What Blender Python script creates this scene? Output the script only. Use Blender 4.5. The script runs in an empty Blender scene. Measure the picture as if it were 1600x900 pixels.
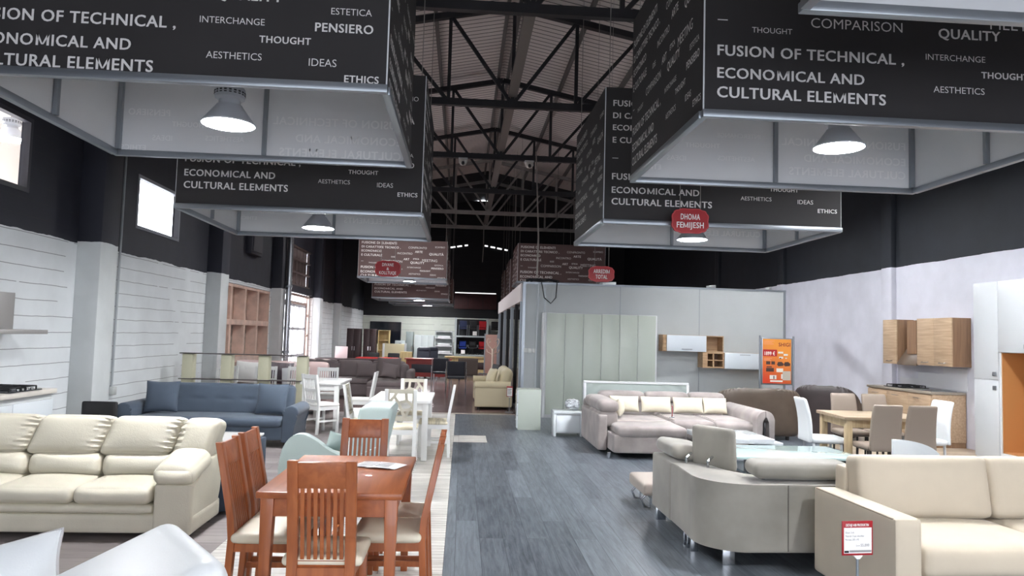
import bpy, bmesh, math, random
from mathutils import Matrix, Vector, Euler
random.seed(7)
PI = math.pi
SC = bpy.context.scene
COL = SC.collection

# ------------------------------------------------------------------ camera, world, exposure
YAW, PITCH, ROLL, EYE = 0.065787, 0.065259, 0.028, 1.62
_f = Vector((math.sin(YAW)*math.cos(PITCH), math.cos(YAW)*math.cos(PITCH), math.sin(PITCH)))
_r0 = Vector((math.cos(YAW), -math.sin(YAW), 0)); _u0 = _r0.cross(_f)
_r = math.cos(ROLL)*_r0 + math.sin(ROLL)*_u0
_u = -math.sin(ROLL)*_r0 + math.cos(ROLL)*_u0
cam = bpy.data.cameras.new('camera'); cam.sensor_width = 36.0; cam.lens = 36.0*1150/1600
cam.clip_start = 0.05; cam.clip_end = 200
camo = bpy.data.objects.new('camera', cam); COL.objects.link(camo)
camo.matrix_world = Matrix(((_r.x, _u.x, -_f.x, 0), (_r.y, _u.y, -_f.y, 0), (_r.z, _u.z, -_f.z, EYE), (0, 0, 0, 1)))
SC.camera = camo
w = bpy.data.worlds.new('sky'); SC.world = w; w.use_nodes = True
w.node_tree.nodes['Background'].inputs[0].default_value = (0.86, 0.90, 1.0, 1)
w.node_tree.nodes['Background'].inputs[1].default_value = 7.0      # bright overcast sky outside
SC.view_settings.view_transform = 'Standard'
try: SC.view_settings.look = 'None'
except Exception: pass
SC.view_settings.gamma = 1.0
SC.view_settings.use_curve_mapping = False
SC.view_settings.exposure = 0.22
sl = bpy.data.lights.new('sun', 'SUN'); sl.energy = 22.0; sl.angle = .01; sl.color = (1.0, .93, .86)     # low sun entering through the side gate
slo = bpy.data.objects.new('sun', sl); COL.objects.link(slo)
slo.rotation_euler = Vector((.58, -.58, -.57)).to_track_quat('-Z', 'Y').to_euler()
LAMP = 300.0          # radiance of the high bay lamp lenses
SC.cycles.max_bounces = 8; SC.cycles.diffuse_bounces = 5
SC.cycles.sample_clamp_indirect = 6.0

# ------------------------------------------------------------------ materials
def lin(c):
    return tuple(((v/255)/12.92 if v/255 <= .04045 else ((v/255+.055)/1.055)**2.4) for v in c) + (1,)
MATS = {}
def mat(name, rgb, rough=.6, metal=0., spec=.5, noise=0., nscale=8., bump=0., bscale=60., coat=0., emit=None, estr=0., trans=0., alpha=1., sheen=0., stretch=(1,1,1), space='Object'):
    if name in MATS: return MATS[name]
    m = bpy.data.materials.new(name); m.use_nodes = True; MATS[name] = m
    nt = m.node_tree; b = nt.nodes['Principled BSDF']
    b.inputs['Base Color'].default_value = lin(rgb)
    b.inputs['Roughness'].default_value = rough; b.inputs['Metallic'].default_value = metal
    b.inputs['Specular IOR Level'].default_value = spec
    b.inputs['Coat Weight'].default_value = coat
    b.inputs['Sheen Weight'].default_value = sheen
    b.inputs['Transmission Weight'].default_value = trans
    b.inputs['Alpha'].default_value = alpha
    if emit: b.inputs['Emission Color'].default_value = lin(emit); b.inputs['Emission Strength'].default_value = estr
    if noise or bump:
        if space == 'World':
            g = nt.nodes.new('ShaderNodeNewGeometry'); vec = g.outputs['Position']
        else:
            g = nt.nodes.new('ShaderNodeTexCoord'); vec = g.outputs['Object']
        mp = nt.nodes.new('ShaderNodeMapping'); mp.inputs['Scale'].default_value = stretch
        nt.links.new(vec, mp.inputs[0])
    if noise:
        n = nt.nodes.new('ShaderNodeTexNoise'); n.inputs['Scale'].default_value = nscale; n.inputs['Detail'].default_value = 6
        nt.links.new(mp.outputs[0], n.inputs['Vector'])
        r = nt.nodes.new('ShaderNodeValToRGB'); c = lin(rgb)
        r.color_ramp.elements[0].position = .3; r.color_ramp.elements[1].position = .7
        r.color_ramp.elements[0].color = tuple(v*(1-noise) for v in c[:3]) + (1,)
        r.color_ramp.elements[1].color = tuple(min(1, v*(1+noise*.6)) for v in c[:3]) + (1,)
        nt.links.new(n.outputs[0], r.inputs[0]); nt.links.new(r.outputs[0], b.inputs['Base Color'])
    if bump:
        n2 = nt.nodes.new('ShaderNodeTexNoise'); n2.inputs['Scale'].default_value = bscale; n2.inputs['Detail'].default_value = 4
        nt.links.new(mp.outputs[0], n2.inputs['Vector'])
        bp = nt.nodes.new('ShaderNodeBump'); bp.inputs['Strength'].default_value = bump; bp.inputs['Distance'].default_value = .01
        nt.links.new(n2.outputs[0], bp.inputs['Height']); nt.links.new(bp.outputs[0], b.inputs['Normal'])
    return m
def wood(name, c1, c2, rough=.4, axis=2, scale=6., coat=.0):
    """grain stretched along the given object axis"""
    if name in MATS: return MATS[name]
    st = [14, 14, 14]; st[axis] = 1.0
    m = mat(name, c1, rough, coat=coat)
    nt = m.node_tree; b = nt.nodes['Principled BSDF']
    t = nt.nodes.new('ShaderNodeTexCoord'); mp = nt.nodes.new('ShaderNodeMapping'); mp.inputs['Scale'].default_value = st
    nt.links.new(t.outputs['Object'], mp.inputs[0])
    n = nt.nodes.new('ShaderNodeTexNoise'); n.inputs['Scale'].default_value = scale*.35; n.inputs['Detail'].default_value = 5; n.inputs['Distortion'].default_value = .4
    nt.links.new(mp.outputs[0], n.inputs['Vector'])
    r = nt.nodes.new('ShaderNodeValToRGB'); r.color_ramp.elements[0].position = .35; r.color_ramp.elements[1].position = .68
    r.color_ramp.elements[0].color = lin(c2); r.color_ramp.elements[1].color = lin(c1)
    nt.links.new(n.outputs[0], r.inputs[0]); nt.links.new(r.outputs[0], b.inputs['Base Color'])
    return m
def N(nt, t, **kw):
    n = nt.nodes.new(t)
    for k, v in kw.items(): setattr(n, k, v)
    return n
def planks(name, ca, cb, cm, length, width, along_y, streak, rough, mort=.004, streakscale=3., fleck=None):
    m = bpy.data.materials.new(name); m.use_nodes = True; MATS[name] = m
    nt = m.node_tree; b = nt.nodes['Principled BSDF']; L = nt.links.new
    g = N(nt, 'ShaderNodeNewGeometry'); mp = N(nt, 'ShaderNodeMapping')
    if along_y: mp.inputs['Rotation'].default_value = (0, 0, PI/2)
    L(g.outputs['Position'], mp.inputs[0])
    br = N(nt, 'ShaderNodeTexBrick'); br.offset = .37; br.offset_frequency = 2
    br.inputs['Color1'].default_value = (0, 0, 0, 1); br.inputs['Color2'].default_value = (1, 1, 1, 1); br.inputs['Mortar'].default_value = (.5, .5, .5, 1)
    br.inputs['Scale'].default_value = 1; br.inputs['Brick Width'].default_value = length; br.inputs['Row Height'].default_value = width
    br.inputs['Mortar Size'].default_value = mort*.5; br.inputs['Mortar Smooth'].default_value = .1
    L(mp.outputs[0], br.inputs['Vector'])
    mp2 = N(nt, 'ShaderNodeMapping'); mp2.inputs['Scale'].default_value = (1, 13, 1); L(mp.outputs[0], mp2.inputs[0])
    # every board takes its own slice of the grain
    ad = N(nt, 'ShaderNodeVectorMath', operation='ADD'); sc = N(nt, 'ShaderNodeVectorMath', operation='SCALE'); sc.inputs['Scale'].default_value = 7.3
    L(br.outputs['Color'], sc.inputs[0]); L(mp2.outputs[0], ad.inputs[0]); L(sc.outputs[0], ad.inputs[1])
    n = N(nt, 'ShaderNodeTexNoise'); n.inputs['Scale'].default_value = streakscale; n.inputs['Detail'].default_value = 8; n.inputs['Roughness'].default_value = .65; n.inputs['Distortion'].default_value = .6
    L(ad.outputs[0], n.inputs['Vector'])
    mix = N(nt, 'ShaderNodeMath', operation='MULTIPLY_ADD'); mix.inputs[1].default_value = streak; L(n.outputs[0], mix.inputs[0])
    mb_ = N(nt, 'ShaderNodeMath', operation='MULTIPLY'); mb_.inputs[1].default_value = (1-streak)*.9; L(br.outputs['Color'], mb_.inputs[0]); L(mb_.outputs[0], mix.inputs[2])
    r = N(nt, 'ShaderNodeValToRGB'); e = r.color_ramp.elements
    e[0].position = .2; e[1].position = .82; e[0].color = lin(ca); e[1].color = lin(cb)
    if fleck:
        x = e.new(.36); x.color = lin(fleck)
    L(mix.outputs[0], r.inputs[0])
    mx = N(nt, 'ShaderNodeMix', data_type='RGBA'); L(br.outputs['Fac'], mx.inputs['Factor']); L(r.outputs[0], mx.inputs['A']); mx.inputs['B'].default_value = lin(cm)
    L(mx.outputs['Result'], b.inputs['Base Color'])
    b.inputs['Roughness'].default_value = rough
    bp = N(nt, 'ShaderNodeBump'); bp.inputs['Strength'].default_value = .15; bp.inputs['Distance'].default_value = .004
    L(n.outputs[0], bp.inputs['Height']); L(bp.outputs[0], b.inputs['Normal'])
    return m
def wall_paint(name, low, high, split, course, joint, rough=.7, along='Y', jointfade=.5, wav=.05):
    """painted block wall: pale below a ragged line at height split, dark above, thin open joints between the courses"""
    m = bpy.data.materials.new(name); m.use_nodes = True; MATS[name] = m
    nt = m.node_tree; b = nt.nodes['Principled BSDF']; L = nt.links.new
    g = N(nt, 'ShaderNodeNewGeometry'); s = N(nt, 'ShaderNodeSeparateXYZ'); L(g.outputs['Position'], s.inputs[0])
    n = N(nt, 'ShaderNodeTexNoise'); n.inputs['Scale'].default_value = 1.6; n.inputs['Detail'].default_value = 6; L(g.outputs['Position'], n.inputs['Vector'])
    # ragged split
    z1 = N(nt, 'ShaderNodeMath', operation='MULTIPLY_ADD'); z1.inputs[1].default_value = wav; L(n.outputs[0], z1.inputs[0]); L(s.outputs['Z'], z1.inputs[2])
    gt = N(nt, 'ShaderNodeMath', operation='GREATER_THAN'); gt.inputs[1].default_value = split + wav*.5; L(z1.outputs[0], gt.inputs[0])
    # mottling of each paint
    n2 = N(nt, 'ShaderNodeTexNoise'); n2.inputs['Scale'].default_value = 2.2; n2.inputs['Detail'].default_value = 8; L(g.outputs['Position'], n2.inputs['Vector'])
    def ramp(c, k):
        r = N(nt, 'ShaderNodeValToRGB'); l = lin(c); r.color_ramp.elements[0].position = .3; r.color_ramp.elements[1].position = .7
        r.color_ramp.elements[0].color = tuple(v*(1-k) for v in l[:3])+(1,); r.color_ramp.elements[1].color = l
        L(n2.outputs[0], r.inputs[0]); return r
    rl, rh = ramp(low, .12), ramp(high, .3)
    # joints
    zj = N(nt, 'ShaderNodeMath', operation='MULTIPLY_ADD'); zj.inputs[1].default_value = .03; L(n2.outputs[0], zj.inputs[0]); L(s.outputs['Z'], zj.inputs[2])
    dv = N(nt, 'ShaderNodeMath', operation='DIVIDE'); dv.inputs[1].default_value = course; L(zj.outputs[0], dv.inputs[0])
    fr = N(nt, 'ShaderNodeMath', operation='FRACT'); L(dv.outputs[0], fr.inputs[0])
    lt = N(nt, 'ShaderNodeMath', operation='LESS_THAN'); lt.inputs[1].default_value = joint/course; L(fr.outputs[0], lt.inputs[0])
    n3 = N(nt, 'ShaderNodeTexNoise'); n3.inputs['Scale'].default_value = 1.3; L(g.outputs['Position'], n3.inputs['Vector'])
    g3 = N(nt, 'ShaderNodeMath', operation='GREATER_THAN'); g3.inputs[1].default_value = .36; L(n3.outputs[0], g3.inputs[0])
    j = N(nt, 'ShaderNodeMath', operation='MULTIPLY'); L(lt.outputs[0], j.inputs[0]); L(g3.outputs[0], j.inputs[1])
    j2 = N(nt, 'ShaderNodeMath', operation='MULTIPLY'); j2.inputs[1].default_value = jointfade; L(j.outputs[0], j2.inputs[0])
    mx = N(nt, 'ShaderNodeMix', data_type='RGBA'); L(gt.outputs[0], mx.inputs['Factor']); L(rl.outputs[0], mx.inputs['A']); L(rh.outputs[0], mx.inputs['B'])
    m2 = N(nt, 'ShaderNodeMix', data_type='RGBA'); L(j2.outputs[0], m2.inputs['Factor']); L(mx.outputs['Result'], m2.inputs['A']); m2.inputs['B'].default_value = lin((38, 38, 42))
    L(m2.outputs['Result'], b.inputs['Base Color']); b.inputs['Roughness'].default_value = rough
    bp = N(nt, 'ShaderNodeBump'); bp.inputs['Strength'].default_value = .4; bp.inputs['Distance'].default_value = .01; L(n2.outputs[0], bp.inputs['Height']); L(bp.outputs[0], b.inputs['Normal'])
    return m
def roof_mat():
    m = bpy.data.materials.new('roof sheet'); m.use_nodes = True
    nt = m.node_tree; b = nt.nodes['Principled BSDF']; L = nt.links.new
    g = N(nt, 'ShaderNodeNewGeometry'); s = N(nt, 'ShaderNodeSeparateXYZ'); L(g.outputs['Position'], s.inputs[0])
    dv = N(nt, 'ShaderNodeMath', operation='DIVIDE'); dv.inputs[1].default_value = .2; L(s.outputs['Y'], dv.inputs[0])
    fr = N(nt, 'ShaderNodeMath', operation='FRACT'); L(dv.outputs[0], fr.inputs[0])
    lt = N(nt, 'ShaderNodeMath', operation='LESS_THAN'); lt.inputs[1].default_value = .16; L(fr.outputs[0], lt.inputs[0])
    n = N(nt, 'ShaderNodeTexNoise'); n.inputs['Scale'].default_value = .8; n.inputs['Detail'].default_value = 5; L(g.outputs['Position'], n.inputs['Vector'])
    r = N(nt, 'ShaderNodeValToRGB'); r.color_ramp.elements[0].color = lin((205, 198, 194)); r.color_ramp.elements[1].color = lin((235, 228, 222)); L(n.outputs[0], r.inputs[0])
    mx = N(nt, 'ShaderNodeMix', data_type='RGBA'); L(lt.outputs[0], mx.inputs['Factor']); L(r.outputs[0], mx.inputs['A']); mx.inputs['B'].default_value = lin((70, 66, 66))
    L(mx.outputs['Result'], b.inputs['Base Color']); b.inputs['Roughness'].default_value = .6
    return m

# ------------------------------------------------------------------ mesh builder
class MB:
    def __init__(self): self.bm = bmesh.new(); self.M = Matrix()
    def at(self, loc=(0,0,0), rot=(0,0,0)): self.M = Matrix.Translation(Vector(loc)) @ Euler(rot).to_matrix().to_4x4(); return self
    def _faces(self, vs, fs, mi=0):
        bv = [self.bm.verts.new(self.M @ Vector(v)) for v in vs]; out = []
        for f in fs:
            try:
                ff = self.bm.faces.new([bv[i] for i in f]); ff.material_index = mi; out.append(ff)
            except ValueError: pass
        return out
    def box(self, x0, x1, y0, y1, z0, z1, bevel=0., seg=2, mi=0):
        vs = [(x, y, z) for x in (x0, x1) for y in (y0, y1) for z in (z0, z1)]
        fs = [(0,1,3,2), (4,6,7,5), (0,4,5,1), (2,3,7,6), (0,2,6,4), (1,5,7,3)]
        f = self._faces(vs, fs, mi)
        if bevel:
            es = list({e for q in f for e in q.edges})
            bmesh.ops.bevel(self.bm, geom=es, offset=bevel, segments=seg, affect='EDGES', profile=.5)
        return self
    def cbox(self, c, s, rot=(0,0,0), bevel=0., seg=2, mi=0):
        old = self.M; self.M = old @ Matrix.Translation(Vector(c)) @ Euler(rot).to_matrix().to_4x4()
        self.box(-s[0]/2, s[0]/2, -s[1]/2, s[1]/2, -s[2]/2, s[2]/2, bevel, seg, mi); self.M = old; return self
    def bar(self, p0, p1, w, d, ref=(0,0,1), bevel=0., mi=0, w1=None, d1=None):
        """rectangular bar; w across ref x dir, d along ref-ish; may taper to w1, d1"""
        p0, p1 = Vector(p0), Vector(p1); t = (p1-p0).normalized(); ref = Vector(ref)
        if abs(t.dot(ref)) > .98: ref = Vector((0,1,0)) if abs(t.y) < .9 else Vector((1,0,0))
        a = t.cross(ref).normalized(); b = a.cross(t).normalized()
        w1 = w if w1 is None else w1; d1 = d if d1 is None else d1
        vs = [p0+a*sx*w/2+b*sy*d/2 for sx, sy in ((-1,-1),(1,-1),(1,1),(-1,1))] + [p1+a*sx*w1/2+b*sy*d1/2 for sx, sy in ((-1,-1),(1,-1),(1,1),(-1,1))]
        f = self._faces(vs, [(3,2,1,0), (4,5,6,7), (0,1,5,4), (1,2,6,5), (2,3,7,6), (3,0,4,7)], mi)
        if bevel: bmesh.ops.bevel(self.bm, geom=list({e for q in f for e in q.edges}), offset=bevel, segments=2, affect='EDGES', profile=.5)
        return self
    def cyl(self, p0, p1, r0, r1=None, seg=16, mi=0, caps=True):
        p0, p1 = Vector(p0), Vector(p1); r1 = r0 if r1 is None else r1; t = (p1-p0).normalized()
        ref = Vector((0,0,1)) if abs(t.z) < .9 else Vector((1,0,0)); a = t.cross(ref).normalized(); b = t.cross(a)
        vs = [p0+(a*math.cos(2*PI*i/seg)+b*math.sin(2*PI*i/seg))*r0 for i in range(seg)] + [p1+(a*math.cos(2*PI*i/seg)+b*math.sin(2*PI*i/seg))*r1 for i in range(seg)]
        fs = [(i, (i+1)%seg, seg+(i+1)%seg, seg+i) for i in range(seg)]
        if caps: fs += [tuple(range(seg))[::-1], tuple(range(seg, 2*seg))]
        self._faces(vs, fs, mi); return self
    def tube(self, pts, r, seg=8, mi=0):
        pts = [Vector(p) for p in pts]; vs = []; n = len(pts); prev = None
        for i, p in enumerate(pts):
            t = ((pts[min(i+1, n-1)]-pts[max(i-1, 0)])).normalized()
            if prev is None:
                ref = Vector((0,0,1)) if abs(t.z) < .9 else Vector((1,0,0)); a = t.cross(ref).normalized()
            else: a = (prev - t*prev.dot(t)).normalized()
            prev = a; b = t.cross(a)
            vs += [p+(a*math.cos(2*PI*k/seg)+b*math.sin(2*PI*k/seg))*r for k in range(seg)]
        fs = [(i*seg+k, i*seg+(k+1)%seg, (i+1)*seg+(k+1)%seg, (i+1)*seg+k) for i in range(n-1) for k in range(seg)]
        fs += [tuple(range(seg))[::-1], tuple(range((n-1)*seg, n*seg))]
        self._faces(vs, fs, mi); return self
    def lathe(self, prof, seg=28, mi=0, caps=True):
        vs = [(r*math.cos(2*PI*k/seg), r*math.sin(2*PI*k/seg), z) for r, z in prof for k in range(seg)]; n = len(prof)
        fs = [(i*seg+k, i*seg+(k+1)%seg, (i+1)*seg+(k+1)%seg, (i+1)*seg+k) for i in range(n-1) for k in range(seg)]
        if caps and prof[0][0] > 1e-5: fs.append(tuple(range(seg))[::-1])
        if caps and prof[-1][0] > 1e-5: fs.append(tuple(range((n-1)*seg, n*seg)))
        self._faces(vs, fs, mi); return self
    def prism(self, poly, a0, a1, axis='z', bevel=0., seg=2, mi=0):
        """poly: 2D outline; axis z:(x,y)  x:(y,z)  y:(x,z)"""
        def P(u, v, a): return (u, v, a) if axis == 'z' else ((a, u, v) if axis == 'x' else (u, a, v))
        n = len(poly); vs = [P(u, v, a0) for u, v in poly] + [P(u, v, a1) for u, v in poly]
        fs = [tuple(range(n))[::-1], tuple(range(n, 2*n))] + [(i, (i+1)%n, n+(i+1)%n, n+i) for i in range(n)]
        f = self._faces(vs, fs, mi)
        if bevel:
            es = list({e for q in f[:2] for e in q.edges})
            bmesh.ops.bevel(self.bm, geom=es, offset=bevel, segments=seg, affect='EDGES', profile=.5, clamp_overlap=True)
        return self
    def grid(self, fn, nu, nv, closed_u=False, mi=0):
        vs = [fn(i/(nu if closed_u else nu-1), j/(nv-1)) for j in range(nv) for i in range(nu)]
        fs = [(j*nu+i, j*nu+(i+1)%nu, (j+1)*nu+(i+1)%nu, (j+1)*nu+i) for j in range(nv-1) for i in range(nu if closed_u else nu-1)]
        self._faces(vs, fs, mi); return self
    def soft(self, c, s, r=.05, bulge=(0,0,0), n=10, rot=(0,0,0), fn=None, mi=0):
        """upholstered block: rounded edges, faces puffed by bulge; fn(u,v,w,p) may push points further"""
        h = (s[0]/2, s[1]/2, s[2]/2); r = min(r, min(h)*.98)
        old = self.M; self.M = old @ Matrix.Translation(Vector(c)) @ Euler(rot).to_matrix().to_4x4()
        lin1 = [math.copysign(1-(1-abs(t))**1.6, t) for t in [2*i/n-1 for i in range(n+1)]]
        idx = {}; vs = []; fs = []
        def V(u):
            k = tuple(round(q, 6) for q in u)
            if k in idx: return idx[k]
            q = Vector((u[0]*h[0], u[1]*h[1], u[2]*h[2]))
            inn = Vector([max(-(h[i]-r), min(h[i]-r, q[i])) for i in range(3)]); d = q-inn
            p = inn + d.normalized()*r if d.length > 1e-9 else q
            for i in range(3):
                j, k2 = (i+1)%3, (i+2)%3
                p[i] += bulge[i]*u[i]*(1-u[j]**2)*(1-u[k2]**2)
            if fn: p = Vector(fn(u[0], u[1], u[2], p))
            idx[k] = len(vs); vs.append(p); return idx[k]
        for ax in range(3):
            for sg in (-1, 1):
                for i in range(n):
                    for j in range(n):
                        q = []
                        for a, b in ((i,j),(i+1,j),(i+1,j+1),(i,j+1)):
                            u = [0,0,0]; u[ax] = sg; u[(ax+1)%3] = lin1[a]; u[(ax+2)%3] = lin1[b]; q.append(V(u))
                        fs.append(tuple(q if sg > 0 else q[::-1]))
        self._faces(vs, fs, mi); self.M = old; return self
    def pillow(self, c, w, h, t, rot=(0,0,0), n=14, pinch=.07, mi=0, fn=None):
        """stuffed square cushion lying in its xz plane, thickness along y"""
        old = self.M; self.M = old @ Matrix.Translation(Vector(c)) @ Euler(rot).to_matrix().to_4x4()
        idx = {}; vs = []; fs = []
        def V(i, j, sd):
            edge = i in (0, n) or j in (0, n)
            k = (i, j, 0 if edge else sd)
            if k in idx: return idx[k]
            u, v = math.sin((i/n-.5)*PI), math.sin((j/n-.5)*PI)
            x = w/2*u*(1-pinch*(1-v*v)); z = h/2*v*(1-pinch*(1-u*u))
            y = sd*t/2*(max(0, (1-u*u)*(1-v*v)))**.42 if not edge else 0
            idx[k] = len(vs); vs.append((x, y, z)); return idx[k]
        for sd in (-1, 1):
            for i in range(n):
                for j in range(n):
                    q = [V(i,j,sd), V(i+1,j,sd), V(i+1,j+1,sd), V(i,j+1,sd)]
                    fs.append(tuple(q if sd < 0 else q[::-1]))
        self._faces(vs, fs, mi); self.M = old; return self
    def text(self, s, size, M, bold=False, align='LEFT', width=None, xs=1., mi=0, thick=.0, height=None):
        me = text_mesh(s, bold, thick)
        xsz = [v.co.x for v in me.vertices] or [0, 1]; x0, x1 = min(xsz), max(xsz)
        if width is not None:
            k = width/(x1-x0); ky = k if height is None else height/.72
        else: k = size*xs; ky = size
        off = {'LEFT': 0, 'CENTER': .5, 'RIGHT': 1}[align]*(x1-x0)
        vs = [M @ Vector(((v.co.x-x0-off)*k, v.co.y*ky, v.co.z)) for v in me.vertices]
        self._faces(vs, [tuple(p.vertices) for p in me.polygons], mi); return self
    def build(self, name, material, parent=None, sharp=35, loc=None, rotz=None):
        bmesh.ops.recalc_face_normals(self.bm, faces=self.bm.faces)
        me = bpy.data.meshes.new(name); self.bm.normal_update(); self.bm.to_mesh(me); self.bm.free()
        ms = material if isinstance(material, (list, tuple)) else [material]
        for m in ms: me.materials.append(m)
        me.polygons.foreach_set('use_smooth', [True]*len(me.polygons))
        me.set_sharp_from_angle(angle=math.radians(sharp))
        o = bpy.data.objects.new(name, me); COL.objects.link(o)
        if parent: o.parent = parent
        if loc is not None: o.location = loc
        if rotz is not None: o.rotation_euler = (0, 0, rotz)
        return o
_TX = {}
def glyph_width(s):
    me = text_mesh(s, False, 0); xs = [v.co.x for v in me.vertices]; return max(xs)-min(xs)
def text_mesh(s, bold, thick):
    k = (s, bold, thick)
    if k in _TX: return _TX[k]
    if bold and 'M' in s:      # a heavy M of plain strokes set between the other letters
        hh = [v.co.y for v in text_mesh('H', False, 0).vertices]; cap = max(hh); V = []; P = []; x = 0.; hw2 = glyph_width('HH')
        def quad(pts):
            n = len(V); V.extend([(p[0], p[1], 0) for p in pts]); P.append((n, n+1, n+2, n+3))
        segs = s.split('M')
        for i, seg in enumerate(segs):
            if seg.strip():
                me = text_mesh(seg, True, 0); n = len(V); lead = len(seg)-len(seg.lstrip())
                V += [(v.co.x+x, v.co.y, v.co.z) for v in me.vertices]; P += [tuple(a+n for a in p.vertices) for p in me.polygons]
                x += (glyph_width('H'+seg+'H')-hw2)*1.08
            if i < len(segs)-1:
                a, w_, m = x+.035, .15, .80
                quad([(a, 0), (a+w_, 0), (a+w_, cap), (a, cap)]); quad([(a+m-w_, 0), (a+m, 0), (a+m, cap), (a+m-w_, cap)])
                quad([(a+m/2-.07, .06), (a+m/2+.03, .06), (a+.15, cap), (a, cap)]); quad([(a+m/2-.03, .06), (a+m/2+.07, .06), (a+m, cap), (a+m-.15, cap)])
                x += m+.10
        me = bpy.data.meshes.new('txt'); me.from_pydata(V, [], P); _TX[k] = me; return me
    cu = bpy.data.curves.new('txt', 'FONT'); cu.body = s; cu.size = 1; cu.resolution_u = 3; cu.fill_mode = 'FRONT' if not thick else 'BOTH'
    cu.extrude = thick/2
    cu.offset = .004 if bold else -.003
    cu.space_character = 1.08 if bold else 1.0
    o = bpy.data.objects.new('txt', cu); COL.objects.link(o)
    dg = bpy.context.evaluated_depsgraph_get(); dg.update()
    me = bpy.data.meshes.new_from_object(o.evaluated_get(dg)); bpy.data.objects.remove(o); bpy.data.curves.remove(cu)
    if bold:      # heavier strokes: the outline struck three times side by side
        vs = [v.co.copy() for v in me.vertices]; ps = [tuple(p.vertices) for p in me.polygons]; nv = len(vs); V = []; P = []
        for q in range(4):
            V += [(v.x+.013*q, v.y+(.008 if q % 2 else -.008), v.z+.0002*q) for v in vs]; P += [tuple(i+nv*q for i in p) for p in ps]
        me = bpy.data.meshes.new('txt'); me.from_pydata(V, [], P)
    _TX[k] = me; return me
def face_matrix(origin, right, up=(0,0,1)):
    r, u = Vector(right).normalized(), Vector(up).normalized(); n = r.cross(u)
    return Matrix(((r.x, u.x, n.x, origin[0]), (r.y, u.y, n.y, origin[1]), (r.z, u.z, n.z, origin[2]), (0, 0, 0, 1)))

def tag(o, label, cat, group=None):
    o['label'] = label; o['category'] = cat
    if group: o['group'] = group
    return o
def thing(name, label, cat, loc=(0,0,0), rotz=0., group=None):
    o = bpy.data.objects.new(name, None); COL.objects.link(o); o.empty_display_size = .2
    o.location = loc; o.rotation_euler = (0, 0, rotz); return tag(o, label, cat, group)
def struct(name, mb, m):
    o = mb.build(name, m); o['kind'] = 'structure'; return o
def dup(root, loc, rotz=0., label=None, group=None):
    def cp(o, parent):
        c = o.copy(); COL.objects.link(c); c.parent = parent
        for k in list(o.children): cp(k, c)
        return c
    r = root.copy(); COL.objects.link(r); r.location = loc; r.rotation_euler = (0, 0, rotz)
    for k in list(root.children): cp(k, r)
    if label: r['label'] = label
    if group: r['group'] = group
    return r

# ------------------------------------------------------------------ the hall
XL, XR, YF, YB = -5.0, 8.26, -6.0, 37.5
RX, RZ, SL = 0.87, 8.62, 0.20          # ridge position and roof slope
def roof_z(x): return RZ - SL*abs(x-RX)
M_white = mat('white paint', (214, 216, 218), .75, noise=.08, nscale=2, space='World')
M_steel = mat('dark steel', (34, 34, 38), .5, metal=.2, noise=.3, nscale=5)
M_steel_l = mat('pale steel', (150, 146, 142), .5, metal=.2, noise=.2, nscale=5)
M_alu = mat('aluminium profile', (150, 156, 162), .35, metal=.7)
M_black = mat('black', (22, 22, 25), .55)
M_chrome = mat('chrome', (205, 208, 212), .12, metal=1.)
M_lwall = wall_paint('painted block wall left', (222, 226, 228), (32, 34, 46), 2.68, .19, .009, jointfade=.6, wav=.10)
M_pil = wall_paint('plastered pilaster', (204, 208, 208), (32, 34, 46), 2.70, .5, .0, jointfade=.0, wav=.10)
M_rwall = wall_paint('painted wall right', (220, 221, 232), (28, 33, 42), 3.14, 3.4, .004, jointfade=.0, wav=.05)
M_bwall = wall_paint('painted block wall back', (206, 210, 200), (24, 24, 28), 2.47, .3, .014, jointfade=.6, wav=.04)
M_dkfloor = planks('dark grey planks', (40, 44, 52), (132, 140, 148), (44, 47, 54), 1.5, .19, True, .8, .34, mort=.004, streakscale=2.6, fleck=(74, 80, 88))
M_wfloor = planks('white washed planks', (84, 78, 72), (232, 229, 222), (120, 112, 104), 1.4, .075, False, .85, .5, mort=.006, streakscale=3.0, fleck=(176, 172, 165))
M_gfloor = planks('brown grey planks', (100, 92, 92), (158, 150, 148), (70, 62, 62), 1.6, .2, False, .7, .45, mort=.005, streakscale=2.0)
M_rfloor = planks('reddish laminate', (92, 72, 70), (140, 116, 112), (66, 50, 50), 2.4, .32, False, .5, .2, mort=.004, streakscale=1.6)
M_ofloor = planks('pale oak planks', (158, 140, 120), (205, 190, 170), (120, 104, 88), 1.6, .2, False, .6, .4, mort=.005, streakscale=2.2)

struct('floor', MB().box(XL-.3, XR+.3, YF-.3, YB+.3, -.2, 0), M_rfloor)
def zone(name, x0, x1, y0, y1, m, z=.003): return struct(name, MB().box(x0, x1, y0, y1, 0.0, z), m)
zone('floor_brown_planks', XL, -1.752, YF, 15.2, M_gfloor)
zone('floor_white_planks', -1.75, -.082, YF, 15.2, M_wfloor)
zone('floor_white_inlay', -.08, .43, 11.25, 12.0, M_wfloor, .0045)
zone('floor_dark_planks', -.08, 5.898, YF, 15.2, M_dkfloor)
zone('floor_oak_planks', 5.9, XR, YF, 15.4, M_ofloor)
struct('trim_1', MB().box(-1.75, 1.25, 15.2, 15.32, 0, .012), mat('threshold strip', (170, 160, 150), .4, metal=.3))

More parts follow.
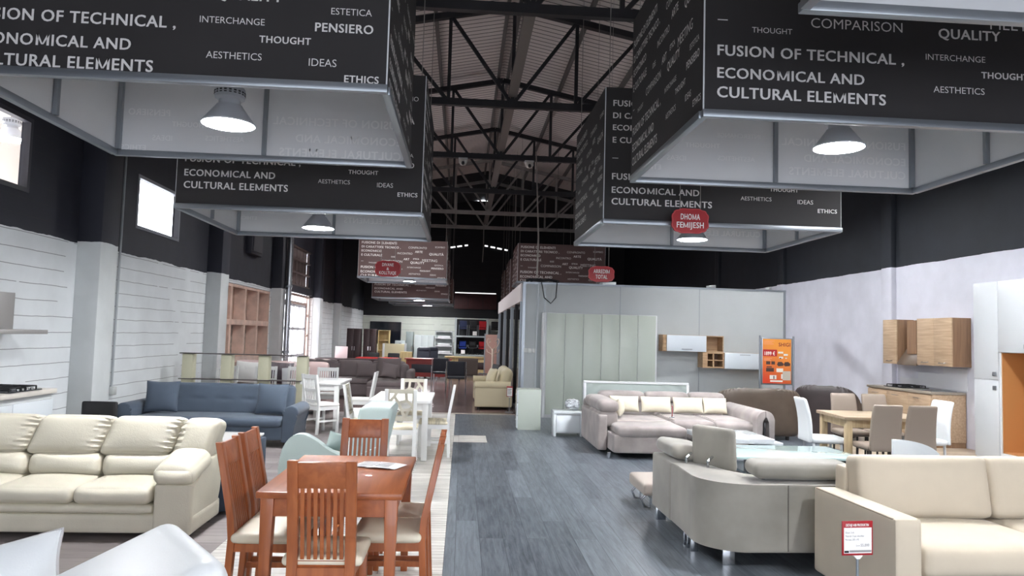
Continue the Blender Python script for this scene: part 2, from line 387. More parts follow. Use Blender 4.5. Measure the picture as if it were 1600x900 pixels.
def wall_x(name, x0, x1, holes, y0, y1, z1, m):
    """wall running along y with rectangular openings (y0,y1,z0,z1)"""
    mb = MB(); ys = sorted({y0, y1} | {h[0] for h in holes} | {h[1] for h in holes})
    for a, b in zip(ys, ys[1:]):
        hs = sorted([(h[2], h[3]) for h in holes if h[0] <= a and h[1] >= b]); z = -.1
        for h0, h1 in hs:
            if h0 > z: mb.box(x0, x1, a, b, z, h0)
            z = h1
        mb.box(x0, x1, a, b, z, z1)
    return struct(name, mb, m)
WIN1 = (6.9, 8.68, 3.10, 3.95); WIN2 = (11.45, 13.15, 3.10, 3.93); GATE = (20.3, 24.9, 0.0, 2.75); GRID = (20.3, 24.4, 2.95, 4.15); LATT = (15.3, 19.5, .1, 2.6)
wall_x('wall_left', XL-.12, XL, [WIN1, WIN2, GATE, GRID, LATT], YF, YB, 7.5, M_lwall)
wall_x('wall_right', XR, XR+.3, [], YF, YB, 7.2, M_rwall)
# added glazing behind the viewer, put in for front daylight
FILL_WIN = (-3.6, 6.8, .15, 3.3)
mb = MB(); mb.box(XL, FILL_WIN[0], YF-.3, YF, -.1, 8.6).box(FILL_WIN[1], XR, YF-.3, YF, -.1, 8.6).box(FILL_WIN[0], FILL_WIN[1], YF-.3, YF, -.1, FILL_WIN[2]).box(FILL_WIN[0], FILL_WIN[1], YF-.3, YF, FILL_WIN[3], 8.6)
struct('wall_front', mb, M_rwall)
struct('wall_back', MB().box(XL, XR, YB, YB+.3, -.1, 8.5), M_bwall)
# roof: pale sheet over the near bays, dark over the last one
def roof(name, y0, y1, m, dz=0.):
    mb = MB()
    mb.prism([(RX, RZ+dz), (XR+.4, roof_z(XR+.4)+dz), (XR+.4, roof_z(XR+.4)+.1+dz), (RX, RZ+.1+dz), (XL-.4, roof_z(XL-.4)+.1+dz), (XL-.4, roof_z(XL-.4)+dz)], y0, y1, 'y')
    return struct(name, mb, m)
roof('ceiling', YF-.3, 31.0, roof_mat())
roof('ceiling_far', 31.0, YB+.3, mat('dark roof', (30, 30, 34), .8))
# pilasters
for i, (y, x1) in enumerate([(10.1, -4.7), (14.95, -4.72), (19.85, -4.75), (25.2, -4.75), (29.2, -4.75), (5.3, -4.7)]):
    struct('wall_pilaster', MB().box(XL-.02, x1, y-.28, y+.2, 0, 6.9, .015), M_pil)
for y in (8.9, 13.7, 18.5, 23.3): struct('wall_pilaster', MB().box(XR-.10, XR+.02, y-.17, y+.17, 0, 6.9, .01), M_rwall)

# purlins along the roof, one structure each
for x in (-3.5, -2.1, -.75, .75, 1.0, 2.4, 3.8, 5.2, 6.6):
    struct('trim_2', MB().box(x-.035, x+.035, YF, 31, roof_z(x)-.15, roof_z(x)-.005), mat('purlin steel', (96, 92, 90), .6))

# ---- roof trusses
TRY = [5.9, 10.3, 14.7, 19.15, 23.8, 28.1, 32.0]
wher = ['hidden above the nearest banner boxes', 'nearest one in view, across the top', 'second from the front', 'third from the front, carrying two cameras', 'fourth from the front', 'fifth from the front, painted pale for window light', 'farthest, painted pale for window light before the dark back roof']
for i, y in enumerate(TRY):
    far = i >= 5; m = M_steel_l if far else M_steel  # far trusses: window light put into the paler steel colour
    t = thing('roof_truss', 'steel roof truss, ' + wher[i], 'roof truss', (0, y, 0), 0, 'roof trusses across the hall')
    zb = 6.32
    MB().box(XL, XR, -.06, .06, zb-.07, zb+.07).build('bottom_chord', m, t)
    for sx, xe in ((-1, XL), (1, XR)):
        MB().bar((RX, 0, RZ-.24), (xe, 0, roof_z(xe)-.24), .12, .12, (0, 0, 1)).build('top_chord', m, t)
    k = -4
    while k <= 5:
        x = RX + k*1.3
        if XL < x < XR: MB().bar((x, 0, zb), (x, 0, roof_z(x)-.24), .07, .06, (0, 1, 0)).build('vertical_strut', m, t)
        x2 = RX + (k+1)*1.3 if k >= 0 else RX + (k-1)*1.3
        xa = x
        if XL < x2 < XR and XL < xa < XR:
            MB().bar((xa, .0, zb), (x2, .0, roof_z(x2)-.24), .07, .07, (0, 1, 0)).build('diagonal_strut', m, t)
        if k == 0: MB().bar((RX, 0, zb), (RX-1.3, 0, roof_z(RX-1.3)-.24), .07, .07, (0, 1, 0)).build('diagonal_strut', m, t)
        k += 1
tr = thing('cable_tray', 'long steel cable tray running along the roof ridge line', 'cable tray', (RX, 0, 6.5))
MB().box(-.09, .09, 3, 31.9, -.03, .06).build('tray', mat('tray steel', (120, 114, 110), .5, metal=.4), tr)
for dx in (-.05, .0, .05): MB().tube([(dx, 3.1, .085), (dx+.01, 17, .085), (dx, 31.8, .085)], .014, 6).build('cable', M_black, tr)
tag(MB().tube([(0, 0, 0), (.02, .1, -1.), (-.01, .05, -1.7)], .018).build('hanging_cable', mat('grey cable', (150, 145, 140)), loc=(.79, 31.9, 6.5)), 'short pale cable end hanging from the tray at the far truss', 'cable')
c = MB().tube([(0, 0, 0), (-.03, -1., -1.4), (-.12, -2.4, -2.6), (-.26, -3.7, -3.60)], .018, 6)
tag(c.build('hanging_cable', mat('grey cable', (150, 145, 140)), loc=(1.80, 19.15, 6.5)), 'long grey cable drooping from the truss to the grey partition top', 'cable')
for x, s in ((-.12, 'left one'), (1.62, 'right one')):
    cc = thing('security_camera', 'small white dome security camera under the third truss, ' + s, 'security camera', (x, 19.15, 6.25), 0, 'cameras on the truss')
    MB().box(-.12, .12, -.1, .1, -.05, .0, .01).build('mount', M_white, cc)
    MB().at((0, -.1, -.12)).lathe([(.001, -.1), (.07, -.08), (.11, -.02), (.11, .05), (.09, .07), (.001, .07)], 16).build('dome', mat('camera white', (215, 212, 205), .3), cc)
    MB().cyl((0, -.18, -.15), (0, -.27, -.2), .04).build('lens', M_black, cc)

# ---- windows on the left wall
M_glass = mat('glass', (240, 245, 248), .03, trans=1., alpha=1.)
def pane_mat():
    m = bpy.data.materials.new('clear pane'); m.use_nodes = True; nt = m.node_tree; nt.nodes.clear()
    o = N(nt, 'ShaderNodeOutputMaterial'); t = N(nt, 'ShaderNodeBsdfTransparent'); g = N(nt, 'ShaderNodeBsdfGlossy'); g.inputs['Roughness'].default_value = .03
    mx = N(nt, 'ShaderNodeMixShader'); mx.inputs[0].default_value = .07
    nt.links.new(t.outputs[0], mx.inputs[1]); nt.links.new(g.outputs[0], mx.inputs[2]); nt.links.new(mx.outputs[0], o.inputs[0]); return m
M_pane = pane_mat()
def window(n, h, frame, mull):
    y0, y1, z0, z1 = h; mb = MB(); a = .05
    x0, x1 = XL-.07, XL+.012
    mb.box(x0, x1, y0, y1, z0, z0+a).box(x0, x1, y0, y1, z1-a, z1).box(x0, x1, y0, y0+a, z0+a, z1-a).box(x0, x1, y1-a, y1, z0+a, z1-a)
    for k in range(1, mull): yy = y0+(y1-y0)*k/mull; mb.box(x0, x1, yy-a/2, yy+a/2, z0+a, z1-a)
    o = struct('window_%d' % n, mb, frame)
    MB().box(XL-.045, XL-.035, y0+a, y1-a, z0+a, z1-a).build('pane', M_pane, o)
    return o
M_wf = mat('grey window frame', (120, 122, 130), .5)
window(1, WIN1, mat('dark window frame', (44, 44, 52), .5), 1)
window(2, WIN2, M_wf, 1)
mb = MB()
for k in range(9): x = FILL_WIN[0]+(FILL_WIN[1]-FILL_WIN[0])*k/8; mb.box(x-.04, x+.04, YF-.2, YF-.1, FILL_WIN[2], FILL_WIN[3])
for z in (FILL_WIN[2]+.04, 2.3, FILL_WIN[3]-.04): mb.box(FILL_WIN[0], FILL_WIN[1], YF-.2, YF-.1, z-.04, z+.04)
o = struct('window_4', mb, M_wf)  # added unseen window that brightens faces turned to the camera
MB().box(FILL_WIN[0], FILL_WIN[1], YF-.155, YF-.145, FILL_WIN[2], FILL_WIN[3]).build('pane', M_pane, o)
l = bpy.data.lights.new('portal', 'AREA'); l.shape = 'RECTANGLE'; l.size = FILL_WIN[1]-FILL_WIN[0]; l.size_y = FILL_WIN[3]-FILL_WIN[2]; l.cycles.is_portal = True
lo = bpy.data.objects.new('daylight_portal', l); COL.objects.link(lo); lo.location = ((FILL_WIN[0]+FILL_WIN[1])/2, YF-.32, (FILL_WIN[2]+FILL_WIN[3])/2); lo.rotation_euler = (PI/2, 0, 0)
for h in (WIN2, (20.9, 24.9, .1, 2.6)):   # daylight portals for sampling
    l = bpy.data.lights.new('portal', 'AREA'); l.shape = 'RECTANGLE'; l.size = h[1]-h[0]; l.size_y = h[3]-h[2]; l.cycles.is_portal = True
    lo = bpy.data.objects.new('daylight_portal', l); COL.objects.link(lo); lo.location = (XL-.32, (h[0]+h[1])/2, (h[2]+h[3])/2); lo.rotation_euler = (PI/2, 0, PI/2-PI)
# the neighbouring hall seen through the first window: pale roof and its own lamps
struct('ceiling_neighbour', MB().box(XL-3.2, XL-.13, 4, 16.4, 5.05, 5.15), mat('neighbour roof', (226, 220, 214), .8))
struct('wall_neighbour_sunblock', MB().box(XL-3.2, XL-3.0, 4, 16.2, 0, 5.05).prism([(XL-.13, 10.26), (XL-3.1, 16.2), (XL-3.1, 16.35), (XL-.13, 10.41)], 0, 8.5, 'z').box(XL-3.2, XL-.13, 3.9, 4.0, 0, 5.05), mat('neighbour roof', (226, 220, 214), .8))  # slanted wall added and raised to block sun at the second window
# ---- the entrance: glazed door in a steel lattice, barred panel above
M_iron = mat('brown iron', (98, 84, 80), .6, metal=.3)
g = MB(); y0, y1, z0, z1 = GATE
for yy in (20.34, 20.75, 21.2, 24.5, 24.86): g.box(XL-.2, XL-.1, yy-.05, yy+.05, z0, z1)
for zz in (.05, .75, 1.45, 2.1, 2.7): g.box(XL-.19, XL-.11, 20.3, 21.2, zz-.035, zz+.035)
for zz in (.05, .75, 1.45, 2.1): g.box(XL-.19, XL-.11, 24.5, 24.9, zz-.035, zz+.035)
g.box(XL-.19, XL-.11, 20.3, 24.9, 2.66, 2.74); g.box(XL-.19, XL-.11, 21.2, 24.5, 2.42, 2.5)
d = struct('door_1', g, mat('pinkish gate paint', (196, 172, 162), .6))
q = MB()
for yy in (21.3, 22.0, 22.75, 23.5, 24.4): q.box(XL-.18, XL-.12, yy-.045, yy+.045, .02, 2.42)
q.box(XL-.18, XL-.12, 21.3, 24.4, .02, .12).box(XL-.18, XL-.12, 21.3, 24.4, 1.62, 1.70).box(XL-.18, XL-.12, 21.3, 24.4, 2.34, 2.42).box(XL-.18, XL-.12, 21.3, 24.4, .8, .88)
q.build('door_leaf', mat('pale door frame', (205, 205, 210), .5), d)
MB().box(XL-.155, XL-.145, 21.3, 24.4, .1, 2.4).build('pane', M_pane, d)
g = MB(); y0, y1, z0, z1 = GRID
for k in range(10): yy = y0+(y1-y0)*k/9; g.box(XL-.14, XL-.06, yy-.03, yy+.03, z0, z1)
for zz in (z0+.03, z0+.42, z0+.8, z1-.03): g.box(XL-.12, XL-.02, y0, y1, zz-.025, zz+.025)
o = struct('window_3', g, M_iron)
MB().box(XL-.26, XL-.2, y0, y1, z0, z1).build('dark_panel', mat('grimy backing', (92, 80, 80), .7, noise=.3, nscale=2), o)
# deep coffered panel between two pilasters
cp = thing('coffered_panel', 'brown deep coffered wall panel of three rows of cells between pilasters', 'wall panel', (XL-.02, 15.3, .1))
M_cof = mat('tan formwork', (216, 186, 170), .8, noise=.2, nscale=4)
mb = MB(); W_, H_ = 4.18, 2.49
for k in range(5): yy = W_*k/4; mb.box(-.25, .0, yy-.07 if k else 0, yy+.07 if k < 4 else W_, 0, H_)
for k in range(4): zz = H_*k/3; mb.box(-.25, .005, 0, W_, zz-.06 if k else 0, zz+.06 if k < 3 else H_)
mb.build('frame', M_cof, cp)
for k in range(4):
    for j in range(3):
        MB().box(-.27, -.24, W_*k/4+.07, W_*(k+1)/4-.07, H_*j/3+.06, H_*(j+1)/3-.06).build('cell_back', mat('rough stone cell', (158, 144, 134), .9, noise=.5, nscale=14, bump=.6, bscale=20) if j < 2 else mat('cell board', (164, 134, 118), .8, noise=.2, nscale=2), cp)
po = thing('roof_downpipe', 'silver downpipe standing by the entrance gate on the left wall', 'downpipe', (-4.66, 20.0, 0))
MB().cyl((0, 0, .05), (0, 0, 6.3), .075, seg=18).build('pipe', mat('zinc', (190, 192, 196), .25, metal=.9), po)
for z in (1.0, 2.75, 4.2): MB().cyl((0, 0, z), (0, 0, z+.06), .09, seg=18).build('collar', M_alu, po)
cd = thing('electric_conduit', 'thin grey conduit running down the white wall to a socket', 'conduit', (-4.97, 10.95, 0))
MB().tube([(0, 0, .73), (0, 0, 2.2), (0, .01, 4.9)], .016).build('pipe', mat('conduit grey', (170, 175, 178), .5), cd)
MB().box(-.03, .05, -.06, .06, .62, .74, .012).build('socket_box', mat('socket grey', (190, 192, 190), .5), cd)
# little louvre box and lights slots on the dark wall
lv = thing('wall_vent', 'dark square vent box high on the dark left wall', 'vent', (-4.99, 17.6, 3.9))
MB().box(-.01, .12, -.45, .45, -.55, .55, .01).build('box', mat('vent dark', (34, 34, 44), .6), lv)
MB().box(.12, .14, -.38, .38, -.48, .48).build('cover', mat('vent cover', (44, 42, 52), .6), lv)

# ---- back gable details
rb = thing('red_lit_wall', 'dark red panel painted for red light high on the back wall above the office area', 'painted wall light', (.6, YB-.06, 2.93))
MB().box(-1.05, 1.1, -.05, .05, 0, .78, .005).build('panel', mat('dark red', (62, 26, 28), .6, noise=.2), rb)  # red light on the back wall put into the panel colour
for x in (-.35, .4): MB().box(x-.01, x+.01, -.056, -.05, .02, .76).build('seam', M_black, rb)
gp = thing('ridge_light_gap', 'row of small glowing panes for daylight gaps under the back roof edge', 'light gap', (0, YB-.02, 0))
for k in range(10):
    x = -.95+.34*k
    if 4 <= k <= 5: continue
    MB().cbox((x, 0, 6.27-abs(x-.6)*.17), (.24 if k % 3 else .16, .02, .07), (0, .17 if x > .6 else -.17, 0)).build('gap_pane', mat('daylight gap', (255, 255, 255), emit=(255, 255, 255), estr=1.5), gp)  # panes glow to stand for daylight coming through gaps
MB().box(-.42, 1.66, -.01, .01, 3.73, 3.77).build('gap_pane', mat('daylight gap', (255, 255, 255)), gp)

# ------------------------------------------------------------------ banner boxes and their lamps
M_banner = mat('black banner fabric', (46, 44, 45), .75, noise=.12, nscale=1.5)
M_banner_haze = mat('haze tinted banner fabric', (98, 78, 75), .75, noise=.12, nscale=1.5)  # same black fabric, daylight and haze put into a browner colour
M_bin = mat('grey banner reverse', (222, 224, 226), .8, noise=.06, nscale=1.2)
M_let = mat('pale lettering', (232, 230, 228), .7)
M_letb = mat('white lettering', (240, 236, 232), .7)  # far lettering, made whiter for the strong light there
M_thru = mat('faint reversed print', (238, 239, 240), .8)
# word, u0, u1 (fraction of width), v (centre, fraction of height from the top), bold
WORDS = [('FUSIONE DI ELEMENTI', .03, .425, .117, 1), ('DI CARATTERE TECNICO ,', .03, .47, .21, 1), ('ECONOMICO', .03, .255, .30, 1), ('E CULTURALE', .03, .265, .393, 1),
  ('_', .03, .055, .49, 0), ('THOUGHT', .115, .215, .567, 0), ('FUSION OF TECHNICAL ,', .03, .497, .665, 1), ('ECONOMICAL AND', .03, .396, .765, 1), ('CULTURAL ELEMENTS', .03, .45, .85, 1),
  ('CONFRONTO', .558, .766, .2, 0), ('SCAMBIO', .86, .973, .173, 0), ('ARTE', .634, .72, .29, 1), ('QUALITÀ', .796, .96, .333, 1), ('INCONTRO', .436, .606, .336, 0), ('IDEE', .366, .413, .42, 0),
  ('ART', .507, .573, .463, 1), ('ETICA', .617, .683, .452, 1), ('MEETING', .719, .89, .478, 0), ('COMPARISON', .262, .493, .52, 0), ('QUALITY', .585, .745, .535, 1), ('ESTETICA', .862, .96, .582, 0),
  ('INTERCHANGE', .552, .705, .645, 0), ('PENSIERO', .825, .965, .652, 1), ('THOUGHT', .694, .817, .715, 1), ('AESTHETICS', .571, .702, .79, 0), ('IDEAS', .814, .88, .80, 0), ('ETHICS', .90, .983, .862, 1)]
def letters(mb, org, right, W, H, compact=False, drop=.0, only=None):
    """org: top left corner of the face"""
    r = Vector(right).normalized()
    for s, u0, u1, v, b in WORDS:
        if only and v < only: continue
        if compact: v = .093+(v-.117)/.733*.862
        size_w = (u1-u0)*W
        me = text_mesh(s, bool(b), 0); xs = [q.co.x for q in me.vertices]; wid = max(xs)-min(xs)
        k = (u1-u0)*3.0/wid*(1.34 if compact else 1.0)*(H/1.74)    # cap height follows a 3 m wide face
        p = Vector(org)+r*(u0*W)+Vector((0, 0, -v*H-.36*k-drop))
        if s == '_': k = .18
        mb.text(s, k, face_matrix(p, right), bool(b), width=size_w, height=.72*k)
def panel(mb, p0, p1, z0, z1, out, mi_out=0, mi_in=1, t=.02):
    """thin fabric wall between plan points p0,p1; its outer face looks along out"""
    p0, p1, o = Vector((p0[0], p0[1], 0)), Vector((p1[0], p1[1], 0)), Vector((out[0], out[1], 0))
    a = p0+o*t/2; b = p1+o*t/2; c = p1-o*t/2; d = p0-o*t/2
    vs = [(q.x, q.y, z) for z in (z0, z1) for q in (a, b, c, d)]
    f = mb._faces(vs, [(0,1,5,4), (2,3,7,6), (0,3,2,1), (4,5,6,7), (1,2,6,5), (3,0,4,7)], mi_in)
    f[0].material_index = mi_out
    bmesh.ops.recalc_face_normals(mb.bm, faces=f)
def banner_box(label, x0, x1, y0, y1, z0, H, brown=False, side=None, compact=False, wires=True, drop=.0, group='hanging banner boxes in two rows'):  # brown: far boxes with haze painted into the fabric
    cx, cy = (x0+x1)/2, (y0+y1)/2; t = thing('banner_box', label, 'hanging banner box', (cx, cy, z0), 0, group)
    hw, hd = (x1-x0)/2, (y1-y0)/2; mo = M_banner_haze if brown else M_banner; ml = M_letb if brown else M_let
    for nm, p0, p1, out in (('front_panel', (-hw, -hd), (hw, -hd), (0, -1)), ('back_panel', (-hw, hd), (hw, hd), (0, 1)), ('side_panel', (-hw, -hd), (-hw, hd), (-1, 0)), ('side_panel', (hw, -hd), (hw, hd), (1, 0))):
        mb = MB(); panel(mb, p0, p1, .03, H, out); pn = mb.build(nm, [mo, M_bin], t)
        if nm == 'front_panel':
            mb = MB(); letters(mb, (-hw, -hd-.013, H), (1, 0, 0), 2*hw, H, compact, drop); mb.build('lettering', ml, pn)
        if nm == 'back_panel':
            mb = MB(); letters(mb, (hw, hd-.0135, H), (-1, 0, 0), 2*hw, H, compact, drop, only=.6); mb.build('show_through_print', M_thru, pn)
        if nm == 'side_panel' and side and p0[0]*side > 0:
            mb = MB()
            if side < 0: letters(mb, (-hw-.013, hd, H), (0, -1, 0), 2*hd, H, compact, drop)
            else: letters(mb, (hw+.013, -hd, H), (0, 1, 0), 2*hd, H, compact, drop)
            mb.build('lettering', ml, pn)
    for s in (-1, 1):
        MB().box(-hw-.015, hw+.015, s*hd-.03, s*hd+.03, -.03, .03, .006).build('bottom_rail', M_alu, t)
        MB().box(s*hw-.03, s*hw+.03, -hd+.03, hd-.03, -.03, .03, .006).build('bottom_rail', M_alu, t)
        MB().box(-hw, hw, s*(hd-.03)-.02, s*(hd-.03)+.02, H-.05, H, .004).build('top_rail', M_alu, t)
        MB().box(s*(hw-.03)-.02, s*(hw-.03)+.02, -hd+.05, hd-.05, H-.05, H, .004).build('top_rail', M_alu, t)
        for sy in (-1, 1): MB().box(s*(hw-.035)-.022, s*(hw-.035)+.022, sy*(hd-.035)-.022, sy*(hd-.035)+.022, .03, H-.05).build('corner_post', M_alu, t)
        MB().box(-.02, .02, s*(hd-.035)-.02, s*(hd-.035)+.02, .03, H-.05).build('mid_post', M_alu, t)
        MB().box(s*(hw-.035)-.02, s*(hw-.035)+.02, -.02, .02, .03, H-.05).build('mid_post', M_alu, t)
        for sy in (-1, 1):
            if wires:
                xx, yy = s*(hw-.05), sy*(hd-.05)
                MB().cyl((xx, yy, H-.02), (xx, yy, roof_z(cx+xx)-z0-.0), .006, seg=6).build('suspension_wire', M_steel_l, t)
    return t
banner_box('dark banner box hanging at the upper left, the nearest of the left row', -3.53, -.6, 5.2, 7.55, 3.35, 1.74, side=1, drop=.18)
banner_box('dark banner box at left between the nearest left box and the far haze tinted ones', -3.48, -.55, 9.0, 11.4, 3.07, 1.74, side=1)
banner_box('dark banner box hanging at the upper right over the beige sofa', 1.76, 4.9, 5.33, 7.7, 3.33, 1.74, side=-1, drop=.09)
banner_box('dark banner box at right behind the red DHOMA FEMIJESH sign', 1.77, 4.92, 9.3, 11.7, 3.13, 1.76, side=-1)
banner_box('dark banner box whose pale lower corner shows at the top right edge', 1.78, 4.9, 1.4, 3.76, 3.44, 1.74)
banner_box('haze tinted banner box far left behind the red DIVANE & KOLLTUQE sign', -3.48, -.58, 24.4, 26.8, 3.43, 1.26, True, side=1, compact=True)
banner_box('haze tinted banner box far left, second behind the DIVANE & KOLLTUQE sign', -3.47, -.56, 28.3, 30.7, 2.95, 1.5, True, side=1)
banner_box('haze tinted banner box far left, lowest and last of its row', -3.2, -.46, 32.2, 34.6, 2.93, 1.1, True, side=1)
banner_box('haze tinted banner box far right behind the red ARREDIM TOTAL sign', 1.78, 4.72, 24.4, 26.8, 3.43, 1.3, True, side=-1, compact=True)
banner_box('haze tinted banner box far right, second of its row behind the glass office', 1.78, 4.72, 28.3, 30.7, 3.0, 1.6, True, side=-1)
banner_box('haze tinted banner box far right, last of its row by the back wall', 1.78, 4.72, 32.2, 34.6, 2.9, 1.6, True, side=-1)

M_lens = mat('lit lens', (255, 255, 255), .4, emit=(250, 252, 255), estr=LAMP)
M_shade = mat('brushed shade', (178, 182, 188), .35, metal=.25)
M_drv = mat('driver housing', (172, 176, 182), .45, metal=.2)
def lamp(label, x, y, z, top=None, k=1.):
    t = thing('high_bay_lamp', label, 'pendant lamp', (x, y, z), 0, 'high bay lamps'); top = top or roof_z(x)
    MB().lathe([(.205*k, .0), (.21*k, .012), (.175*k, .055), (.135*k, .11), (.105*k, .15), (.10*k, .16), (.001, .16), (.001, .152), (.095*k, .15), (.13*k, .10), (.17*k, .05), (.2*k, .012)], 32, caps=False).build('shade', M_shade, t)
    MB().lathe([(.001, .014), (.199*k, .014), (.199*k, .02), (.001, .02)], 32).build('lens', M_lens, t)
    d = MB().lathe([(.001, .155), (.085*k, .155), (.085*k, .2), (.115*k, .215), (.118*k, .235), (.118*k, .29), (.11*k, .305), (.03*k, .31), (.001, .31)], 28).build('driver', M_drv, t)
    mb = MB()
    for q in range(20):
        a = 2*PI*q/20; mb.cbox((.118*k*math.cos(a), .118*k*math.sin(a), .262), (.006, .02, .012), (0, 0, a)); mb.cbox((.118*k*math.cos(a), .118*k*math.sin(a), .243), (.006, .02, .008), (0, 0, a))
    mb.build('vent_slots', M_black, d)
    MB().tube([(0, 0, .305), (.02, 0, .34), (0, 0, .37), (-.012, 0, .34), (0, 0, .31)], .006, 6).build('hook', M_black, t)
    MB().cyl((0, 0, .36), (0, 0, top-z), .007, seg=6).build('cord', M_black, t)
    return t
lamp('lit high bay lamp inside the nearest left banner box', -1.94, 6.0, 3.26)
lamp('lit high bay lamp inside the nearest right banner box', 3.16, 6.0, 3.30)
lamp('lit high bay lamp under the second left banner box', -1.96, 9.9, 2.98)
lamp('lit high bay lamp behind the red DHOMA FEMIJESH sign', 3.14, 9.95, 3.02)
lamp('lit high bay lamp under the top right banner corner', 3.2, 2.1, 3.3)
lamp('added high bay fill lamp hanging over the brown leather armchair, hidden by banners', 5.95, 12.9, 4.5)  # added lamp, lifts the partition and right wall
lamp('added high bay fill lamp by the tall white kitchen units, hidden by banners', 5.7, 9.3, 4.6)  # added lamp, lifts the right wall and kitchen
lamp('added high bay fill lamp unseen behind the grey partition', 5.4, 17.0, 4.4)  # added lamp, lights the right wall beyond the partition
lamp('added hidden high bay fill lamp before the DIVANE & KOLLTUQE banner box', -2.0, 21.8, 5.6)  # added lamp, lights the fronts of the far banners
lamp('added high bay fill lamp over the kitchen display, above the frame', 6.0, 7.6, 3.9)  # added lamp out of view, brightens the kitchen side
lamp('lit high bay lamp under the DIVANE & KOLLTUQE banner box', -1.87, 25.5, 3.4)
lamp('lit high bay lamp under the second far left haze tinted banner box', -1.75, 29.5, 2.93)
lamp('lit high bay lamp under the last far left haze tinted banner box', -1.6, 33.3, 2.88)
lamp('lit high bay lamp under the ARREDIM TOTAL banner box', 3.2, 25.5, 3.4)
lamp('added high bay fill lamp over the pale floor between white tables and grey sofa', -2.0, 15.0, 4.3)  # added lamp out of view, brightens the middle of the hall
lamp('lit high bay lamp close to the back wall behind the left banners', -1.7, 35.5, 3.7)
lamp('added unseen high bay lamp behind the camera, left', -1.94, -2.0, 3.4)  # lamps behind the camera are added for overall brightness
lamp('added unseen high bay lamp behind the camera, right', 3.2, -2.0, 3.4)
for x, y, z in ((-6.9, 9.75, 4.5), (-7.1, 11.05, 4.55), (-6.6, 10.95, 4.25)):
    lamp('lit lamp of the neighbouring hall seen through the left window', x, y, z, 5.06, 1.0)

# ---- red department signs
M_red = mat('sign red', (158, 22, 30), .45)
M_swhite = mat('sign white', (240, 238, 235), .6)
def sign(label, x, y, z, w, h, lines, rot=0):
    t = thing('department_sign', label, 'hanging sign', (x, y, z), rot, 'red scalloped department signs')
    n = 96
    def outline(s, dep=1):
        out = []
        for i in range(n):
            a = 2*PI*i/n; ca, sa = math.cos(a), math.sin(a)
            rx = math.copysign(abs(ca)**.62, ca); rz = math.copysign(abs(sa)**.62, sa)
            b = 1+.045*abs(math.sin(a*6))*dep
            out.append((rx*w/2*s*b, rz*h/2*s*b))
        return out
    MB().prism(outline(1), -.012, .012, 'y').build('plate', M_red, t)
    mb = MB(); o = outline(.965); i_ = outline(.945)
    vs = [(p[0], -.0135, p[1]) for p in o] + [(p[0], -.0135, p[1]) for p in i_]
    mb._faces(vs, [(k, (k+1) % n, n+(k+1) % n, n+k) for k in range(n)]); mb.build('border_line', mat('sign edge', (214, 90, 92), .5), t)
    mb = MB()
    for s, wd, zc, hh in lines: mb.text(s, 1, face_matrix((0, -.0145, zc-hh/2), (1, 0, 0)), True, 'CENTER', width=wd, height=hh)
    mb.build('lettering', M_swhite, t)
    for sx in (-1, 1): MB().cyl((sx*w*.28, 0, h*.4), (sx*w*.28, 0, roof_z(x)-z), .004, seg=6).build('suspension_wire', M_steel_l, t)
    return t
sign('red scalloped sign reading DHOMA FEMIJESH', 2.84, 9.1, 3.14, .47, .31, [('DHOMA', .25, .055, .075), ('FEMIJESH', .35, -.05, .075)])
sign('red scalloped sign reading DIVANE & KOLLTUQE', -1.41, 13.7, 2.80, .46, .29, [('DIVANE', .21, .075, .06), ('&', .045, .0, .05), ('KOLLTUQE', .31, -.075, .06)])
sign('red scalloped sign reading ARREDIM TOTAL', 2.51, 13.3, 2.80, .47, .28, [('ARREDIM', .30, .05, .075), ('TOTAL', .22, -.05, .075)])

